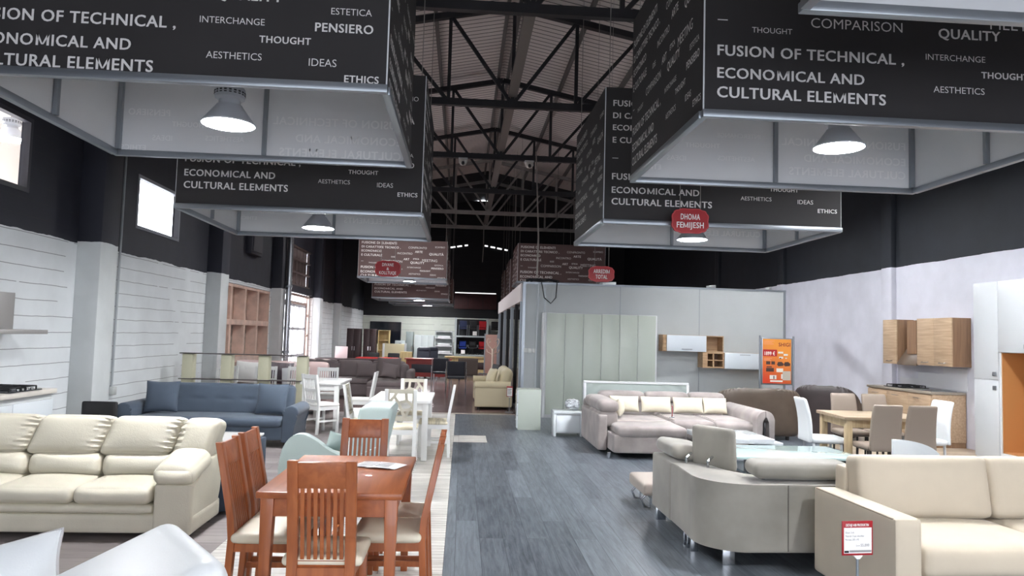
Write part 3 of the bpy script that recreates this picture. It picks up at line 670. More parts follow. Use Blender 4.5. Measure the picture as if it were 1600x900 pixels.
# ------------------------------------------------------------------ left side furniture
M_beige = mat('beige leather', (214, 208, 190), .42, bump=.12, bscale=90, noise=.05, nscale=5)
M_wleather = mat('white leather', (232, 236, 238), .38, bump=.06, bscale=120)
M_foot = mat('dark foot', (36, 32, 32), .5)
def wrinkle(side, amp=.012, f=26, axis=1):
    """gathered leather: ripples that die away from the seamed ends (side -1, 1 or 0 for both)"""
    def fn(u, v, w_, p):
        e = max(0, abs(u)-.45)/.55 if side == 0 else max(0, u*side-.4)/.6
        k = amp*e*e*math.sin(f*w_+3*v+5*u)
        p[axis] += k*(1 if v > 0 else -1); p[2] += .6*k*(1-abs(w_)); return p
    return fn
def beige_sofa():
    t = thing('leather_sofa', 'beige leather sofa with gathered headrests by the left white wall', 'sofa', (-3.165, 6.15, 0))
    MB().soft((0, .01, .125), (2.34, .66, .15), .03, (0, .0, 0), 8).build('plinth', M_beige, t)
    MB().soft((0, -.045, .235), (1.75, .58, .075), .035, (0, .01, 0), 8).build('front_band', M_beige, t)
    MB().soft((0, .30, .45), (2.30, .16, .55), .05, rot=(-.22, 0, 0)).build('back_frame', M_beige, t)
    xs = [-.575, 0, .575]
    for k, x in enumerate(xs):
        MB().soft((x-.005, -.03, .335), (.572, .64, .135), .055, (0, .02, .022), 12).build('seat_cushion', M_beige, t)
        MB().soft((x-.005, .17, .475), (.57, .2, .19), .07, (0, .035, 0), 12, (-.15, 0, 0)).build('lumbar_cushion', M_beige, t)
        sh = .05*(1 if k < 3 else 0)
        def fn(u, v, w_, p, sh=sh):
            e = max(0, u-.35)/.65; g = .5*max(0, -u-.55)/.45
            p[1] += (-.014 if v < 0 else .004)*math.sin(24*w_+4*u)*(e*e+g*g)
            p[0] += sh*w_
            return p
        MB().soft((x-.01, .235, .705), (.572, .2, .315), .06, (0, .035, .006), 26, (-.2, 0, 0), fn).build('headrest', M_beige, t)
    for s in (-1, 1):
        def fw(u, v, w_, p, s=s):
            e = max(0, -u*s+.2)/1.2; p[1] += (-.012 if v < 0 else .003)*math.sin(22*w_+2)*e*e; p[0] += .04*w_; return p
        MB().soft((s*1.01, .22, .675), (.32, .24, .36), .07, (0, .03, .01), 22, (-.2, 0, 0), fw).build('headrest_wing', M_beige, t)
        a = MB().prism([(-.335, .04), (.24, .05), (.34, .25), (.42, .62), (.12, .56), (-.12, .49), (-.33, .42)], s*.875 if s > 0 else s*1.165, s*1.165 if s > 0 else s*.875, 'x', .03, 3).build('arm', M_beige, t)
        def fa(u, v, w_, p): p[2] += .005*math.sin(9*u+3*v)*(1-abs(w_)); return p
        MB().soft((s*1.015, -.13, .52), (.32, .46, .15), .074, (.0, .03, .05), 16, (.2, 0, 0), fa).build('arm_pad', M_beige, a)
        for y in (-.28, .27): MB().cyl((s*1.08, y, 0), (s*1.08, y, .055), .03, .035).build('foot', M_foot, t)
    return t
beige_sofa()


def white_chaise():
    t = thing('white_chaise', 'white leather chaise longue with a rounded tilted backrest at the bottom left', 'chaise longue', (-1.56, 2.61, 0), .6)
    MB().soft((-.62, 0, .2), (1.3, .68, .22), .06, (0, 0, .0), 10).build('base', M_wleather, t)
    MB().soft((-.62, 0, .37), (1.34, .70, .13), .06, (0, 0, .015), 12).build('seat_cushion', M_wleather, t)
    def pf(u, v, w_, p):
        d = abs(u+.05+.22*v); p[2] -= .016*math.exp(-(d/.05)**2)*(1 if w_ > 0 else 0)*max(0, min(1, (.55-v)/.6)); return p
    MB().soft((.26, 0, .575), (.95, .71, .15), .07, (0, .0, .012), 28, (0, -.38, 0), pf).build('backrest', M_wleather, t)
    for y in (-.22, .22): MB().bar((.45, y, .30), (.1, y, .28), .04, .03).bar((.45, y, .30), (.40, y, .52), .03, .03).build('back_bracket', M_chrome, t)
    for x in (-1.15, -.1):
        for y in (-.28, .28): MB().cyl((x, y, 0), (x, y, .1), .025).build('foot', M_chrome, t)
    return t
white_chaise()
def rim(w, h, pinch, n=14):
    out = []
    for a, b, c_, d in ((-1,-1,1,-1), (1,-1,1,1), (1,1,-1,1), (-1,1,-1,-1)):
        for k in range(n):
            f = k/n; u, v = a+(c_-a)*f, b+(d-b)*f; out.append((w/2*u*(1-pinch*(1-v*v)), 0, h/2*v*(1-pinch*(1-u*u))))
    return out+[out[0]]
wa = thing('white_armchair', 'low white leather armchair seat under the piped white cushion at the left edge', 'armchair', (-2.28, 3.35, 0))
MB().soft((0, 0, .15), (.94, .74, .24), .05).build('seat', M_wleather, wa)
for sx in (-1, 1):
    for sy in (-1, 1): MB().cyl((sx*.38, sy*.28, 0), (sx*.38, sy*.28, .05), .025).build('foot', M_chrome, wa)
cu = thing('white_cushion', 'white leather cushion with piped seam at the bottom left edge', 'cushion', (-1.99, 3.22, .29), .1)
MB().pillow((0, 0, .25), .74, .27, .17, (-.55, -.26, 0), 16, .05).build('cover', M_wleather, cu)
MB().at((0, 0, .25), (-.55, -.26, 0)).tube(rim(.74, .27, .05), .007, 6).build('piping', mat('grey piping', (200, 198, 200), .5), cu)

# ---- cherry dining set
M_cherry = wood('cherry wood', (174, 100, 55), (148, 80, 42), .38, 2, 5, .15)
M_cherryx = wood('cherry wood across', (174, 100, 56), (150, 82, 44), .38, 1, 4, .12)
M_cream = mat('cream seat', (236, 228, 206), .5)
dt = thing('dining_table', 'cherry wood dining table with six cream seated chairs around it', 'dining table', (-.675, 4.62, 0))
MB().box(-.385, .385, -.60, .60, .725, .762, .008).build('tabletop', M_cherryx, dt)
mb = MB().box(-.34, .34, -.575, -.55, .63, .725).box(-.34, .34, .55, .575, .63, .725).box(-.345, -.32, -.575, .575, .63, .725).box(.32, .345, -.575, .575, .63, .725); mb.build('apron', M_cherryx, dt)
for sx in (-1, 1):
    for sy in (-1, 1): MB().bar((sx*.33, sy*.56, 0), (sx*.325, sy*.555, .725), .045, .045, (0, 1, 0), .004, w1=.07, d1=.07).build('leg', M_cherry, dt)
def cherry_chair():
    t = thing('cherry_chair', '', 'dining chair', group='cherry dining chairs')
    for s in (-1, 1):
        MB().bar((s*.165, -.185, 0), (s*.165, -.185, .415), .036, .036, (0, 1, 0), .004, w1=.042, d1=.042).build('leg', M_cherry, t)
        st = MB(); pts = [(.21, 0), (.185, .44), (.195, .55), (.28, .97)]
        poly = [(y-.018, z) for y, z in pts] + [(y+.020, z) for y, z in pts[::-1]]
        st.prism(poly, s*.145-.026, s*.145+.026, 'x', .004); st.build('back_leg', M_cherry, t)
        MB().bar((s*.16, -.185, .2), (s*.15, .19, .2), .018, .032, (0, 0, 1)).build('stretcher', M_cherry, t)
    MB().box(-.175, .175, -.2, -.178, .365, .42).box(-.125, .125, .178, .2, .365, .42).bar((-.165, -.185, .392), (-.15, .185, .392), .02, .055, (0, 0, 1)).bar((.165, -.185, .392), (.15, .185, .392), .02, .055, (0, 0, 1)).build('seat_rail', M_cherry, t)
    MB().soft((0, -.015, .445), (.41, .40, .055), .027, (0, 0, .018), 10).build('seat', M_cream, t)
    def yb(z): return .195+(z-.55)*(.085/.42)
    MB().bar((0, yb(.83), .83), (0, yb(.962), .962), .24, .024, (0, 1, 0), .003).build('top_rail', M_cherryx, t)
    MB().bar((0, yb(.40)-.005, .385), (0, yb(.45), .455), .24, .022, (0, 1, 0)).build('bottom_rail', M_cherryx, t)
    for k in range(7):
        x = -.098+k*.0327
        MB().bar((x, yb(.45), .45), (x, yb(.84), .84), .019, .012, (0, 1, 0)).build('slat', M_cherry, t)
    return t
ch0 = cherry_chair(); first = True
for lab, x, y, rz in [('front chair of the cherry set, back turned to the viewer', -.675, 4.06, PI), ('chair at the far end of the cherry table', -.70, 5.36, 0), ('nearer of the two cherry chairs on the left of the table', -1.07, 4.475, PI/2), ('farther of the two cherry chairs on the left of the table', -1.07, 4.892, PI/2), ('nearer of the two cherry chairs on the right of the table', -.38, 4.515, -PI/2), ('farther of the two cherry chairs on the right of the table', -.38, 4.925, -PI/2)]:
    rz2 = rz
    if first: ch0.location = (x, y, .003); ch0.rotation_euler = (0, 0, rz2); ch0['label'] = lab; first = False
    else: dup(ch0, (x, y, .003), rz2, lab)
dt.location.z = .003
ct = MB(); ct.grid(lambda u, v: (-.13+.26*u+.02*v, -.11+.2*v, .001+.006*math.sin(PI*u)), 12, 6); ct.grid(lambda u, v: (-.02+.2*u+.02*v, -.13+.19*v, .003+.008*math.sin(PI*u)), 12, 6)
cto = ct.build('price_catalogue', mat('paper', (238, 238, 236), .6), loc=(-.535, 4.86, .766), rotz=-.25); tag(cto, 'white printed catalogue sheets lying on the cherry table', 'paper')
mb = MB()
for k in range(7): mb.box(-.1+.01*(k % 3), .02+.02*(k % 2), -.09+.024*k, -.082+.024*k, .0115, .0118)
for k in range(5): mb.box(.04, .13, -.1+.03*k, -.09+.03*k, .0135, .0138)
mb.build('print', mat('grey print', (130, 132, 138)), cto)

# ---- blue sofa, its cushions, blue pouf table
M_blue = mat('slate blue velvet', (68, 80, 95), .75, noise=.14, nscale=3, sheen=.15, bump=.05, bscale=200)
bs = thing('blue_sofa', 'slate blue sofa with scroll arms and two cushions by the left wall', 'sofa', (-3.42, 10.8, .003))
MB().soft((0, -.02, .2), (2.0, .84, .2), .03).build('base', M_blue, bs)
MB().soft((0, -.08, .335), (1.98, .78, .13), .05, (0, .01, .012), 12).build('seat_cushion', M_blue, bs)
def tuft(u, v, w_, p):
    if v < 0:
        for x0 in (-.72, -.36, 0, .36, .72):
            p[1] += .03*math.exp(-((u-x0)/.05)**2-((w_-.0)/.12)**2)
    return p
MB().soft((0, .30, .575), (2.0, .17, .46), .06, (0, .01, .01), 40, (-.2, 0, 0), tuft).build('backrest', M_blue, bs)
for s in (-1, 1):
    prof = []
    for k in range(13):
        a = -PI*.35+PI*1.5*k/12; prof.append((s*(1.12+.105*math.cos(a)), .50+.095*math.sin(a)))
    poly = [(s*.99, .08), (s*1.0, .45)] + [(s*(1.115+.1*math.cos(a)), .485+.09*math.sin(a)) for a in [PI-k*PI*1.25/12 for k in range(13)]] + [(s*1.15, .3), (s*1.17, .12), (s*1.12, .06)]
    if s < 0: poly = poly[::-1]
    MB().prism(poly, -.45, .34, 'y', .02, 3).build('arm', M_blue, bs)
    for y in (-.36, .3): MB().box(s*1.06-.04, s*1.06+.04, y-.04, y+.04, 0, .07, .005).build('foot', M_foot, bs)
for s, lab in ((-1, 'slate blue cushion at the left end of the blue sofa'), (1, 'slate blue cushion at the right end of the blue sofa')):
    c = thing('blue_cushion', lab, 'cushion', (-3.42+s*.76, 10.74, .432), 0, 'blue sofa cushions')
    MB().pillow((0, 0, .205), .44, .43, .15, (-.25, 0, s*-.12), 14).build('cover', M_blue, c)
    MB().at((0, 0, .205), (-.25, 0, s*-.12)).tube(rim(.44, .43, .07), .006, 6).build('piping', M_blue, c)
M_navy = mat('dark blue fabric', (56, 70, 88), .8, noise=.1, nscale=3)
bp_ = thing('blue_pouf_table', 'dark blue upholstered block with a white top behind the beige sofa', 'coffee table', (-2.55, 7.25, .003))
MB().soft((0, 0, .27), (1.14, 1.28, .5), .04, (0, 0, 0), 8).build('base', M_navy, bp_)
MB().soft((0, .05, .535), (1.08, 1.16, .035), .015).build('top', mat('gloss white', (240, 243, 244), .15, coat=.3), bp_)
# ---- pale mint armchair with a wave shaped side
M_mint = mat('pale mint leatherette', (168, 183, 180), .45, bump=.04, bscale=90)
mc = thing('mint_lounge_chair', 'pale mint lounge chair with wavy sides behind the cherry table', 'lounge chair', (-1.18, 7.3, .003))
wave = [(-.44, .04), (-.45, .36), (-.42, .53), (-.35, .64), (-.25, .67), (-.13, .62), (.0, .53), (.12, .48), (.24, .48), (.42, .56), (.40, .04)]
def smooth(pts, n=5):
    out = []
    for i in range(len(pts)-1):
        p0, p1, p2, p3 = pts[max(i-1, 0)], pts[i], pts[i+1], pts[min(i+2, len(pts)-1)]
        for k in range(n):
            t = k/n
            out.append(tuple(.5*(2*p1[a]+(p2[a]-p0[a])*t+(2*p0[a]-5*p1[a]+4*p2[a]-p3[a])*t*t+(3*p1[a]-p0[a]-3*p2[a]+p3[a])*t**3) for a in (0, 1)))
    return out+[pts[-1]]
wave = [(-.44, .04)]+smooth(wave[1:-1])+[(.40, .04)]
MB().prism(wave, -.40, -.28, 'y', .03, 3).build('side_panel', M_mint, mc)
MB().prism([(-.40, .04), (-.40, .34), (.42, .34), (.40, .04)], .28, .38, 'y', .03, 3).build('side_panel', M_mint, mc)
MB().soft((-.03, -.0, .27), (.74, .58, .28), .06, (0, 0, .02), 10).build('seat', M_mint, mc)
MB().prism([(.14, .30), (.25, .9), (.31, .93), (.54, .92), (.56, .88), (.38, .06), (.2, .06)], -.33, .33, 'y', .035, 3).build('backrest', M_mint, mc)
cc = thing('mint_cushion', 'small mint cushion tucked in the mint lounge chair', 'cushion', (-1.16, 7.24, .47), 0)
MB().pillow((0, 0, .09), .22, .17, .1, (0, .3, .7), 12).build('cover', M_mint, cc)

# ---- left kitchen display
M_gl = mat('gloss white lacquer', (226, 232, 236), .12, coat=.3)
k = thing('kitchen_base_unit', 'white gloss kitchen base unit with pale worktop along the left wall', 'kitchen unit', (-4.7, 7.0, 0))
MB().box(-.28, .24, -1.5, 1.44, .1, .86).build('carcass', mat('carcass white', (205, 208, 208), .5), k)
MB().box(-.28, .2, -1.48, 1.42, 0, .1).build('plinth', M_black, k)
for j in range(4):
    y = -1.48+j*.73
    MB().box(.242, .262, y+.006, y+.724, .12, .80, .003).build('door', M_gl, k)
MB().box(-.28, .285, -1.52, 1.46, .86, .91, .004).build('worktop', mat('pale stone worktop', (222, 216, 206), .3), k)
def hob(label, x, y, z, rot, sx=.56, sy=.5):
    t = thing('gas_hob', label, 'hob', (x, y, z), rot)
    MB().box(-sx/2, sx/2, -sy/2, sy/2, 0, .012, .004).build('plate', mat('hob steel', (70, 72, 76), .25, metal=.8), t)
    for a in (-1, 1):
        for b in (-1, 1):
            MB().at((a*sx*.24, b*sy*.24, .012)).lathe([(.05, 0), (.05, .012), (.03, .02), (.001, .02)], 18).build('burner', M_black, t)
        mb = MB()
        for b in (-.42, -.06, .06, .42): mb.bar((a*sx*.08, b*sy, .045), (a*sx*.42, b*sy, .045), .012, .012)
        for q in (.08, .25, .42): mb.bar((a*sx*q, -.42*sy, .045), (a*sx*q, .42*sy, .045), .012, .012)
        for q in (.08, .42):
            for b in (-.42, .42): mb.bar((a*sx*q, b*sy, .01), (a*sx*q, b*sy, .045), .012, .012)
        mb.build('pan_support', M_black, t)
    for q in range(4): MB().cyl((-.12+.08*q, -sy*.46, .012), (-.12+.08*q, -sy*.46, .034), .014).build('knob', M_chrome, t)
    return t
hob('black gas hob on the left kitchen worktop', -4.70, 7.95, .911, PI/2)
h = thing('cooker_hood', 'steel cooker hood over the hob on the left wall', 'cooker hood', (-4.97, 7.9, 1.5))
MB().box(-.0, .42, -.55, .55, 0, .045, .004).build('canopy', mat('hood steel', (176, 174, 172), .35, metal=.5), h)
MB().box(.0, .24, -.22, .22, .045, .43, .004).build('chimney', mat('hood steel', (176, 174, 172)), h)
bk = thing('black_chair', 'black chair whose top shows behind the beige sofa', 'chair', (-3.78, 7.9, .003))
MB().soft((0, 0, .43), (.42, .42, .06), .025).build('seat', M_black, bk)
MB().soft((0, .19, .64), (.36, .05, .34), .02).build('backrest', M_black, bk)
for sx in (-1, 1):
    for sy in (-1, 1): MB().cyl((sx*.17, sy*.17, 0), (sx*.17, sy*.17, .41), .014).build('leg', M_black, bk)

# ---- railing of cream posts
M_post = mat('cream post', (200, 198, 172), .6)
rl = thing('display_railing', 'low railing of four square cream posts joined by glass with thin dark edges', 'railing', (-3.75, 13.1, .003))
for x in (-.93, -.28, .35, 1.0): MB().box(x-.09, x+.09, -.09, .09, 0, 1.16, .008).build('post', M_post, rl)
for x0, x1 in ((-.84, -.37), (-.19, .26), (.44, .91)): MB().box(x0, x1, -.006, .006, .74, 1.14).build('glass_panel', M_pane, rl)
for z in (.73, 1.165): MB().box(-1.05, 1.08, -.14, .02, z, z+.015).build('edge_rail', mat('dark rail', (76, 70, 68), .3), rl)

# ------------------------------------------------------------------ white dining sets
M_wwood = mat('white lacquered wood', (240, 240, 238), .4)
M_wood_cut = mat('greige cut-out panel', (196, 190, 174), .5)
def simple_table(name, label, x, y, sx, sy, h, m, mtop, group=None, leg=.075, rot=0, th=.04):
    t = thing(name, label, 'dining table', (x, y, .003), rot, group)
    MB().box(-sx/2, sx/2, -sy/2, sy/2, h-th, h, .006).build('tabletop', mtop, t)
    a, b = sx/2-.05, sy/2-.05
    MB().box(-a, a, -b, -b+.022, h-.13, h-th).box(-a, a, b-.022, b, h-.13, h-th).box(-a, -a+.022, -b, b, h-.13, h-th).box(a-.022, a, -b, b, h-.13, h-th).build('apron', m, t)
    for u in (-1, 1):
        for v in (-1, 1): MB().box(u*(a-.02)-leg/2, u*(a-.02)+leg/2, v*(b-.02)-leg/2, v*(b-.02)+leg/2, 0, h-th, .004).build('leg', m, t)
    return t
def white_chair(kind, seatm, label, group):
    t = thing('white_chair', label, 'dining chair', group=group)
    for s in (-1, 1):
        MB().box(s*.18-.019, s*.18+.019, -.2, -.162, 0, .43, .003).build('leg', M_wwood, t)
        pts = [(.2, 0), (.18, .45), (.19, .55), (.255, .93)]
        MB().prism([(y-.018, z) for y, z in pts]+[(y+.018, z) for y, z in pts[::-1]], s*.175-.022, s*.175+.022, 'x', .003).build('back_leg', M_wwood, t)
        MB().bar((s*.18, -.18, .2), (s*.175, .18, .2), .016, .03, (0, 0, 1)).build('stretcher', M_wwood, t)
    MB().box(-.18, .18, -.195, -.175, .37, .43).box(-.175, .175, .17, .19, .37, .43).box(-.19, -.17, -.18, .18, .37, .43).box(.17, .19, -.18, .18, .37, .43).build('seat_rail', M_wwood, t)
    MB().soft((0, -.01, .45), (.41, .39, .045), .022, (0, 0, .014), 8).build('seat', seatm, t)
    def yb(z): return .19+(z-.55)*(.065/.38)
    if kind == 'slat':
        MB().bar((0, yb(.86), .86), (0, yb(.925), .925), .32, .022, (0, 1, 0)).build('top_rail', M_wwood, t)
        for z in (.66, .49): MB().bar((0, yb(z), z), (0, yb(z)+.008, z+.045), .32, .02, (0, 1, 0)).build('cross_rail', M_wwood, t)
        for q in range(7):
            x = -.125+q*.0417
            MB().bar((x, yb(.51), .51), (x, yb(.87), .87), .019, .012, (0, 1, 0)).build('slat', M_wwood, t)
    else:
        mb = MB(); nodes = [(-.155,.58),(-.155,.72),(-.155,.905),(-.06,.905),(.045,.905),(.155,.905),(.155,.76),(.155,.58),(.05,.58),(-.05,.58),(-.07,.79),(.03,.76),(.08,.84),(-.01,.67),(.09,.68),(-.1,.68)]
        ed = [(0,1),(1,2),(2,3),(3,4),(4,5),(5,6),(6,7),(7,8),(8,9),(9,0),(1,10),(3,10),(10,11),(4,12),(11,12),(12,6),(11,13),(13,9),(11,14),(14,8),(14,6),(13,15),(15,1),(15,9)]
        for a, b in ed:
            (x0, z0), (x1, z1) = nodes[a], nodes[b]; mb.bar((x0, yb(z0), z0), (x1, yb(z1), z1), .034, .016, (0, 1, 0))
        # reference axis puts the wide side in the panel plane
        mb.bar((-.155, yb(.9), .905), (.155, yb(.9), .905), .02, .05, (0, 0, 1)).bar((-.155, yb(.56), .565), (.155, yb(.56), .565), .02, .05, (0, 0, 1)).build('cut_out_panel', M_wood_cut, t)
    return t
M_seatw = mat('white seat', (244, 242, 238), .5)
M_seatp = mat('patterned seat', (226, 216, 190), .6, noise=.45, nscale=5, stretch=(1, 5, 1))
simple_table('white_table', 'white square legged dining table with slat back chairs by the railing', -2.3, 13.0, .66, 1.25, .77, M_wwood, M_wwood)
g1 = 'white slat back chairs'
sc_ = white_chair('slat', M_seatw, 'white slat back chair in front of the far white table, nearest the blue sofa arm', g1)
sc_.location = (-2.2, 12.02, .003); sc_.rotation_euler = (0, 0, PI-.75)
dup(sc_, (-2.48, 13.95, .003), .1, 'white slat back chair on the far side of the far white table')
dup(sc_, (-1.72, 13.05, .003), -PI/2, 'white slat back chair at the right of the far white table')
dup(sc_, (-3.05, 13.95, .003), .0, 'white slat back chair right behind the cream railing, between its right posts')
dup(sc_, (-3.6, 13.85, .003), .1, 'white slat back chair behind the second railing post from the right')
dup(sc_, (-4.3, 13.75, .003), .0, 'white slat back chair behind the second railing post from the left')
simple_table('white_table', 'white dining table with leaf cut-out chairs in the middle of the hall', -.76, 10.2, .78, 1.4, .765, M_wwood, M_wwood)
g2 = 'white leaf cut-out chairs'
lc = white_chair('leaf', M_seatp, 'white leaf cut-out chair at the near end of its table, back to the viewer', g2)
lc.location = (-.72, 9.38, .003); lc.rotation_euler = (0, 0, PI)
dup(lc, (-.70, 11.05, .003), 0, 'white leaf cut-out chair at the far end of its table')
dup(lc, (-.33, 10.0, .003), -PI/2, 'white leaf cut-out chair on the right of its table beside the dark strip')
dup(lc, (-1.24, 9.85, .003), PI/2, 'white leaf cut-out chair on the left of its table')
st = thing('white_stool', 'small white upholstered block stool beyond the mint lounge chair', 'stool', (-1.55, 12.0, .003), .1)
MB().soft((0, 0, .21), (.46, .46, .36), .04).build('body', mat('white leatherette', (240, 240, 238), .4), st)
for sx in (-1, 1):
    for sy in (-1, 1): MB().cyl((sx*.17, sy*.17, 0), (sx*.17, sy*.17, .04), .02).build('foot', M_foot, st)

# ---- pink sofa and cushions behind the railing
M_pink = mat('pale pink leather', (214, 188, 184), .45)
ps = thing('pink_sofa', 'pale pink sofa behind the cream railing under the coffered panel', 'sofa', (-3.6, 14.95, .003), 0)
MB().soft((0, 0, .24), (2.0, .85, .34), .05).build('base', M_pink, ps)
for x in (-.62, 0, .62):
    MB().soft((x, -.05, .44), (.62, .7, .14), .05, (0, 0, .02)).build('seat_cushion', M_pink, ps)
    MB().soft((x, .3, .75), (.62, .2, .46), .08, (0, .02, .01), 10, (-.15, 0, 0)).build('back_cushion', M_pink, ps)
for s in (-1, 1): MB().soft((s*.95, 0, .4), (.2, .88, .5), .07).build('arm', M_pink, ps)
for s in (-1, 1):
    for y in (-.35, .35): MB().cyl((s*.85, y, 0), (s*.85, y, .1), .03).build('foot', M_foot, ps)
for lab, x, m, r in (('dark plum cushion on the pink sofa', -3.5, mat('plum', (66, 48, 54), .8), .12), ('white cushion at the left of the pink sofa', -4.12, M_seatw, -.1)):
    c = thing('sofa_cushion', lab, 'cushion', (x, 14.62, .56), r)
    MB().pillow((0, 0, .22), .5, .44, .16, (-.3, .05, 0)).build('cover', m, c)
tg = thing('price_board', 'white price board leaning on the dark plum cushion', 'price card', (-3.36, 14.48, .55))
MB().cbox((0, 0, .17), (.13, .01, .34), (-.25, -.1, 0), .002).build('card', M_white, tg)

# ---- grey brown corner sofa
M_taupe = mat('grey brown fabric', (122, 112, 112), .85, noise=.12, nscale=4, bump=.08, bscale=150)
def cush(lab, x, y, z, w_, h, m, rot=(-.25, 0, 0), group=None, t=.16):
    c = thing('sofa_cushion', lab, 'cushion', (x, y, z), 0, group)
    MB().pillow((0, 0, h/2), w_, h, t, rot).build('cover', m, c); return c
gs = thing('grey_corner_sofa', 'grey brown corner sofa in the middle distance behind the white tables', 'corner sofa', (-2.6, 18.9, 0))
MB().soft((-.4, .05, .2), (2.0, .95, .32), .04).build('base', M_taupe, gs)
MB().soft((.9, -.45, .2), (.98, 1.95, .32), .04).build('chaise_base', M_taupe, gs)
for x in (-1.0, -.12): MB().soft((x, -.05, .4), (.88, .8, .14), .05, (0, 0, .02)).build('seat_cushion', M_taupe, gs)
MB().soft((.88, -.5, .4), (.94, 1.8, .14), .05, (0, 0, .02)).build('seat_cushion', M_taupe, gs)
for x, w_ in ((-1.0, .88), (-.12, .88), (.75, .86)): MB().soft((x, .38, .66), (w_, .24, .46), .08, (0, .03, .01), 10, (-.12, 0, 0)).build('back_cushion', M_taupe, gs)
MB().soft((1.33, .0, .46), (.18, 1.1, .5), .07).build('arm', M_taupe, gs)
MB().soft((1.15, .1, .62), (.2, .5, .44), .09, (.02, 0, 0), 10, (0, .15, 0)).build('back_cushion', M_taupe, gs)
for u, v in ((-1.3, -.3), (-1.3, .4), (1.3, -1.3), (.5, -1.3), (1.3, .4)): MB().cyl((u, v, 0), (u, v, .06), .03).build('foot', M_foot, gs)
M_taupe2 = mat('grey cushion', (112, 102, 102), .85)
cush('grey cushion on the grey corner sofa beside the slat back chair', -3.25, 18.66, .5, .5, .34, M_taupe2)
cush('grey cushion in the middle of the grey corner sofa', -2.35, 18.66, .5, .52, .36, M_taupe2)
cush('large grey cushion in the corner of the grey corner sofa', -1.8, 18.72, .5, .6, .5, M_taupe2)
cush('small tilted grey cushion on the chaise of the grey corner sofa', -1.72, 18.0, .53, .4, .36, M_taupe2, (-.3, .2, .3))

# ------------------------------------------------------------------ right side: partition, wardrobe, office front
M_part = mat('grey partition panel', (182, 187, 188), .6, noise=.04, nscale=1.5, space='World')
mb = MB().box(1.25, 6.87, 15.3, 15.42, 0, 2.74); struct('wall_partition', mb, M_part)
mb = MB()
for x in (1.70, 3.3, 5.0): mb.box(x-.006, x+.006, 15.296, 15.3, .02, 2.73)
struct('trim_3', mb.box(1.24, 6.88, 15.285, 15.43, 2.72, 2.76).box(1.24, 1.30, 15.29, 15.43, 0, 2.74).box(6.83, 6.88, 15.29, 15.43, 0, 2.74), M_alu)
for x in (2.9, 5.2, 6.5): struct('trim_4', MB().bar((x, 15.36, 2.76), (x+.5, 16.4, 2.86), .07, .09, (0, 0, 1)), M_part)
lg = thing('glass_office_front', 'glazed office front with a white header and dark frames along the aisle', 'glass partition', (1.25, 15.44, 0))
MB().box(-.05, .05, 0, 9.6, 2.36, 2.74, .005).build('header', mat('header white', (214, 204, 202), .5), lg)
for k in range(7):
    y = .12+k*1.55
    MB().box(-.04, .04, y-.035, y+.035, .0, 2.36).build('mullion', M_black if k % 2 else M_alu, lg)
    if k < 6: MB().box(-.006, .006, y+.035, y+1.515, .08, 2.34).build('glass_pane', M_pane, lg)
MB().box(-.04, .04, 0, 9.6, 0, .08).build('bottom_rail', M_alu, lg)
for k, y in enumerate((17.0, 18.6, 21.5)):
    t = thing('office_shelf', ['white', 'second white', 'third white'][k] + ' open shelf unit with boxes seen through the office glass', 'shelf unit', (2.2, y, 0))
    for sx in (-.5, .5): MB().box(sx-.02, sx+.02, -.2, .2, 0, 2.0).build('side_panel', M_white, t)
    for z in (.1, .55, 1.0, 1.45, 1.95): MB().box(-.48, .48, -.2, .2, z-.015, z+.015).build('shelf', M_white, t)
for k, y in enumerate((19.9, 22.4)):
    t = thing('office_cabinet', ['salmon pink', 'second salmon pink'][k] + ' office cabinet behind the office glass', 'cabinet', (2.3, y, 0)); mp_ = mat('salmon laminate', (176, 138, 126), .5)
    MB().box(-.45, .45, -.25, .25, 0, 1.7, .005).build('body', mp_, t)
    for s in (-1, 1): MB().box(s*.22-.215, s*.22+.215, -.27, -.25, .05, 1.65, .003).build('door', mp_, t)
oc = thing('wall_switches', 'row of three light switches on the partition end post', 'switches', (1.42, 15.28, 1.33))
for k in range(3): MB().box(-.13+.09*k, -.05+.09*k, 0, .02, -.045, .045, .004).build('switch_plate', mat('switch', (206, 208, 206), .4), oc)
pp = tag(MB().tube([(0, 0, 0), (0, 0, .7), (.0, .01, 1.4), (.02, 0, 2.74)], .02, 8).build('cable_duct', mat('duct grey', (190, 196, 200), .5), loc=(1.55, 15.27, 0)), 'pale vertical cable duct on the partition beside the switches', 'cable duct')
bl = tag(MB().tube([(0, 0, .02), (.06, -.03, -.3), (.2, -.03, -.42), (.3, -.03, -.3), (.33, 0, .05)], .012, 6).build('loose_cable', M_black, loc=(1.62, 15.25, 2.74)), 'black cable loop hanging over the partition top', 'cable')
t = tag(MB().tube([(0, 0, .03), (.1, 0, .06), (.3, .02, .04), (.5, 0, .06), (.7, 0, .03)], .03, 6).tube([(.1, .02, .03), (.25, -.03, .07), (.45, .03, .05)], .025, 6).build('cable_bundle', M_black, loc=(1.3, 15.36, 2.76)), 'tangled black cables lying on the partition top', 'cables')

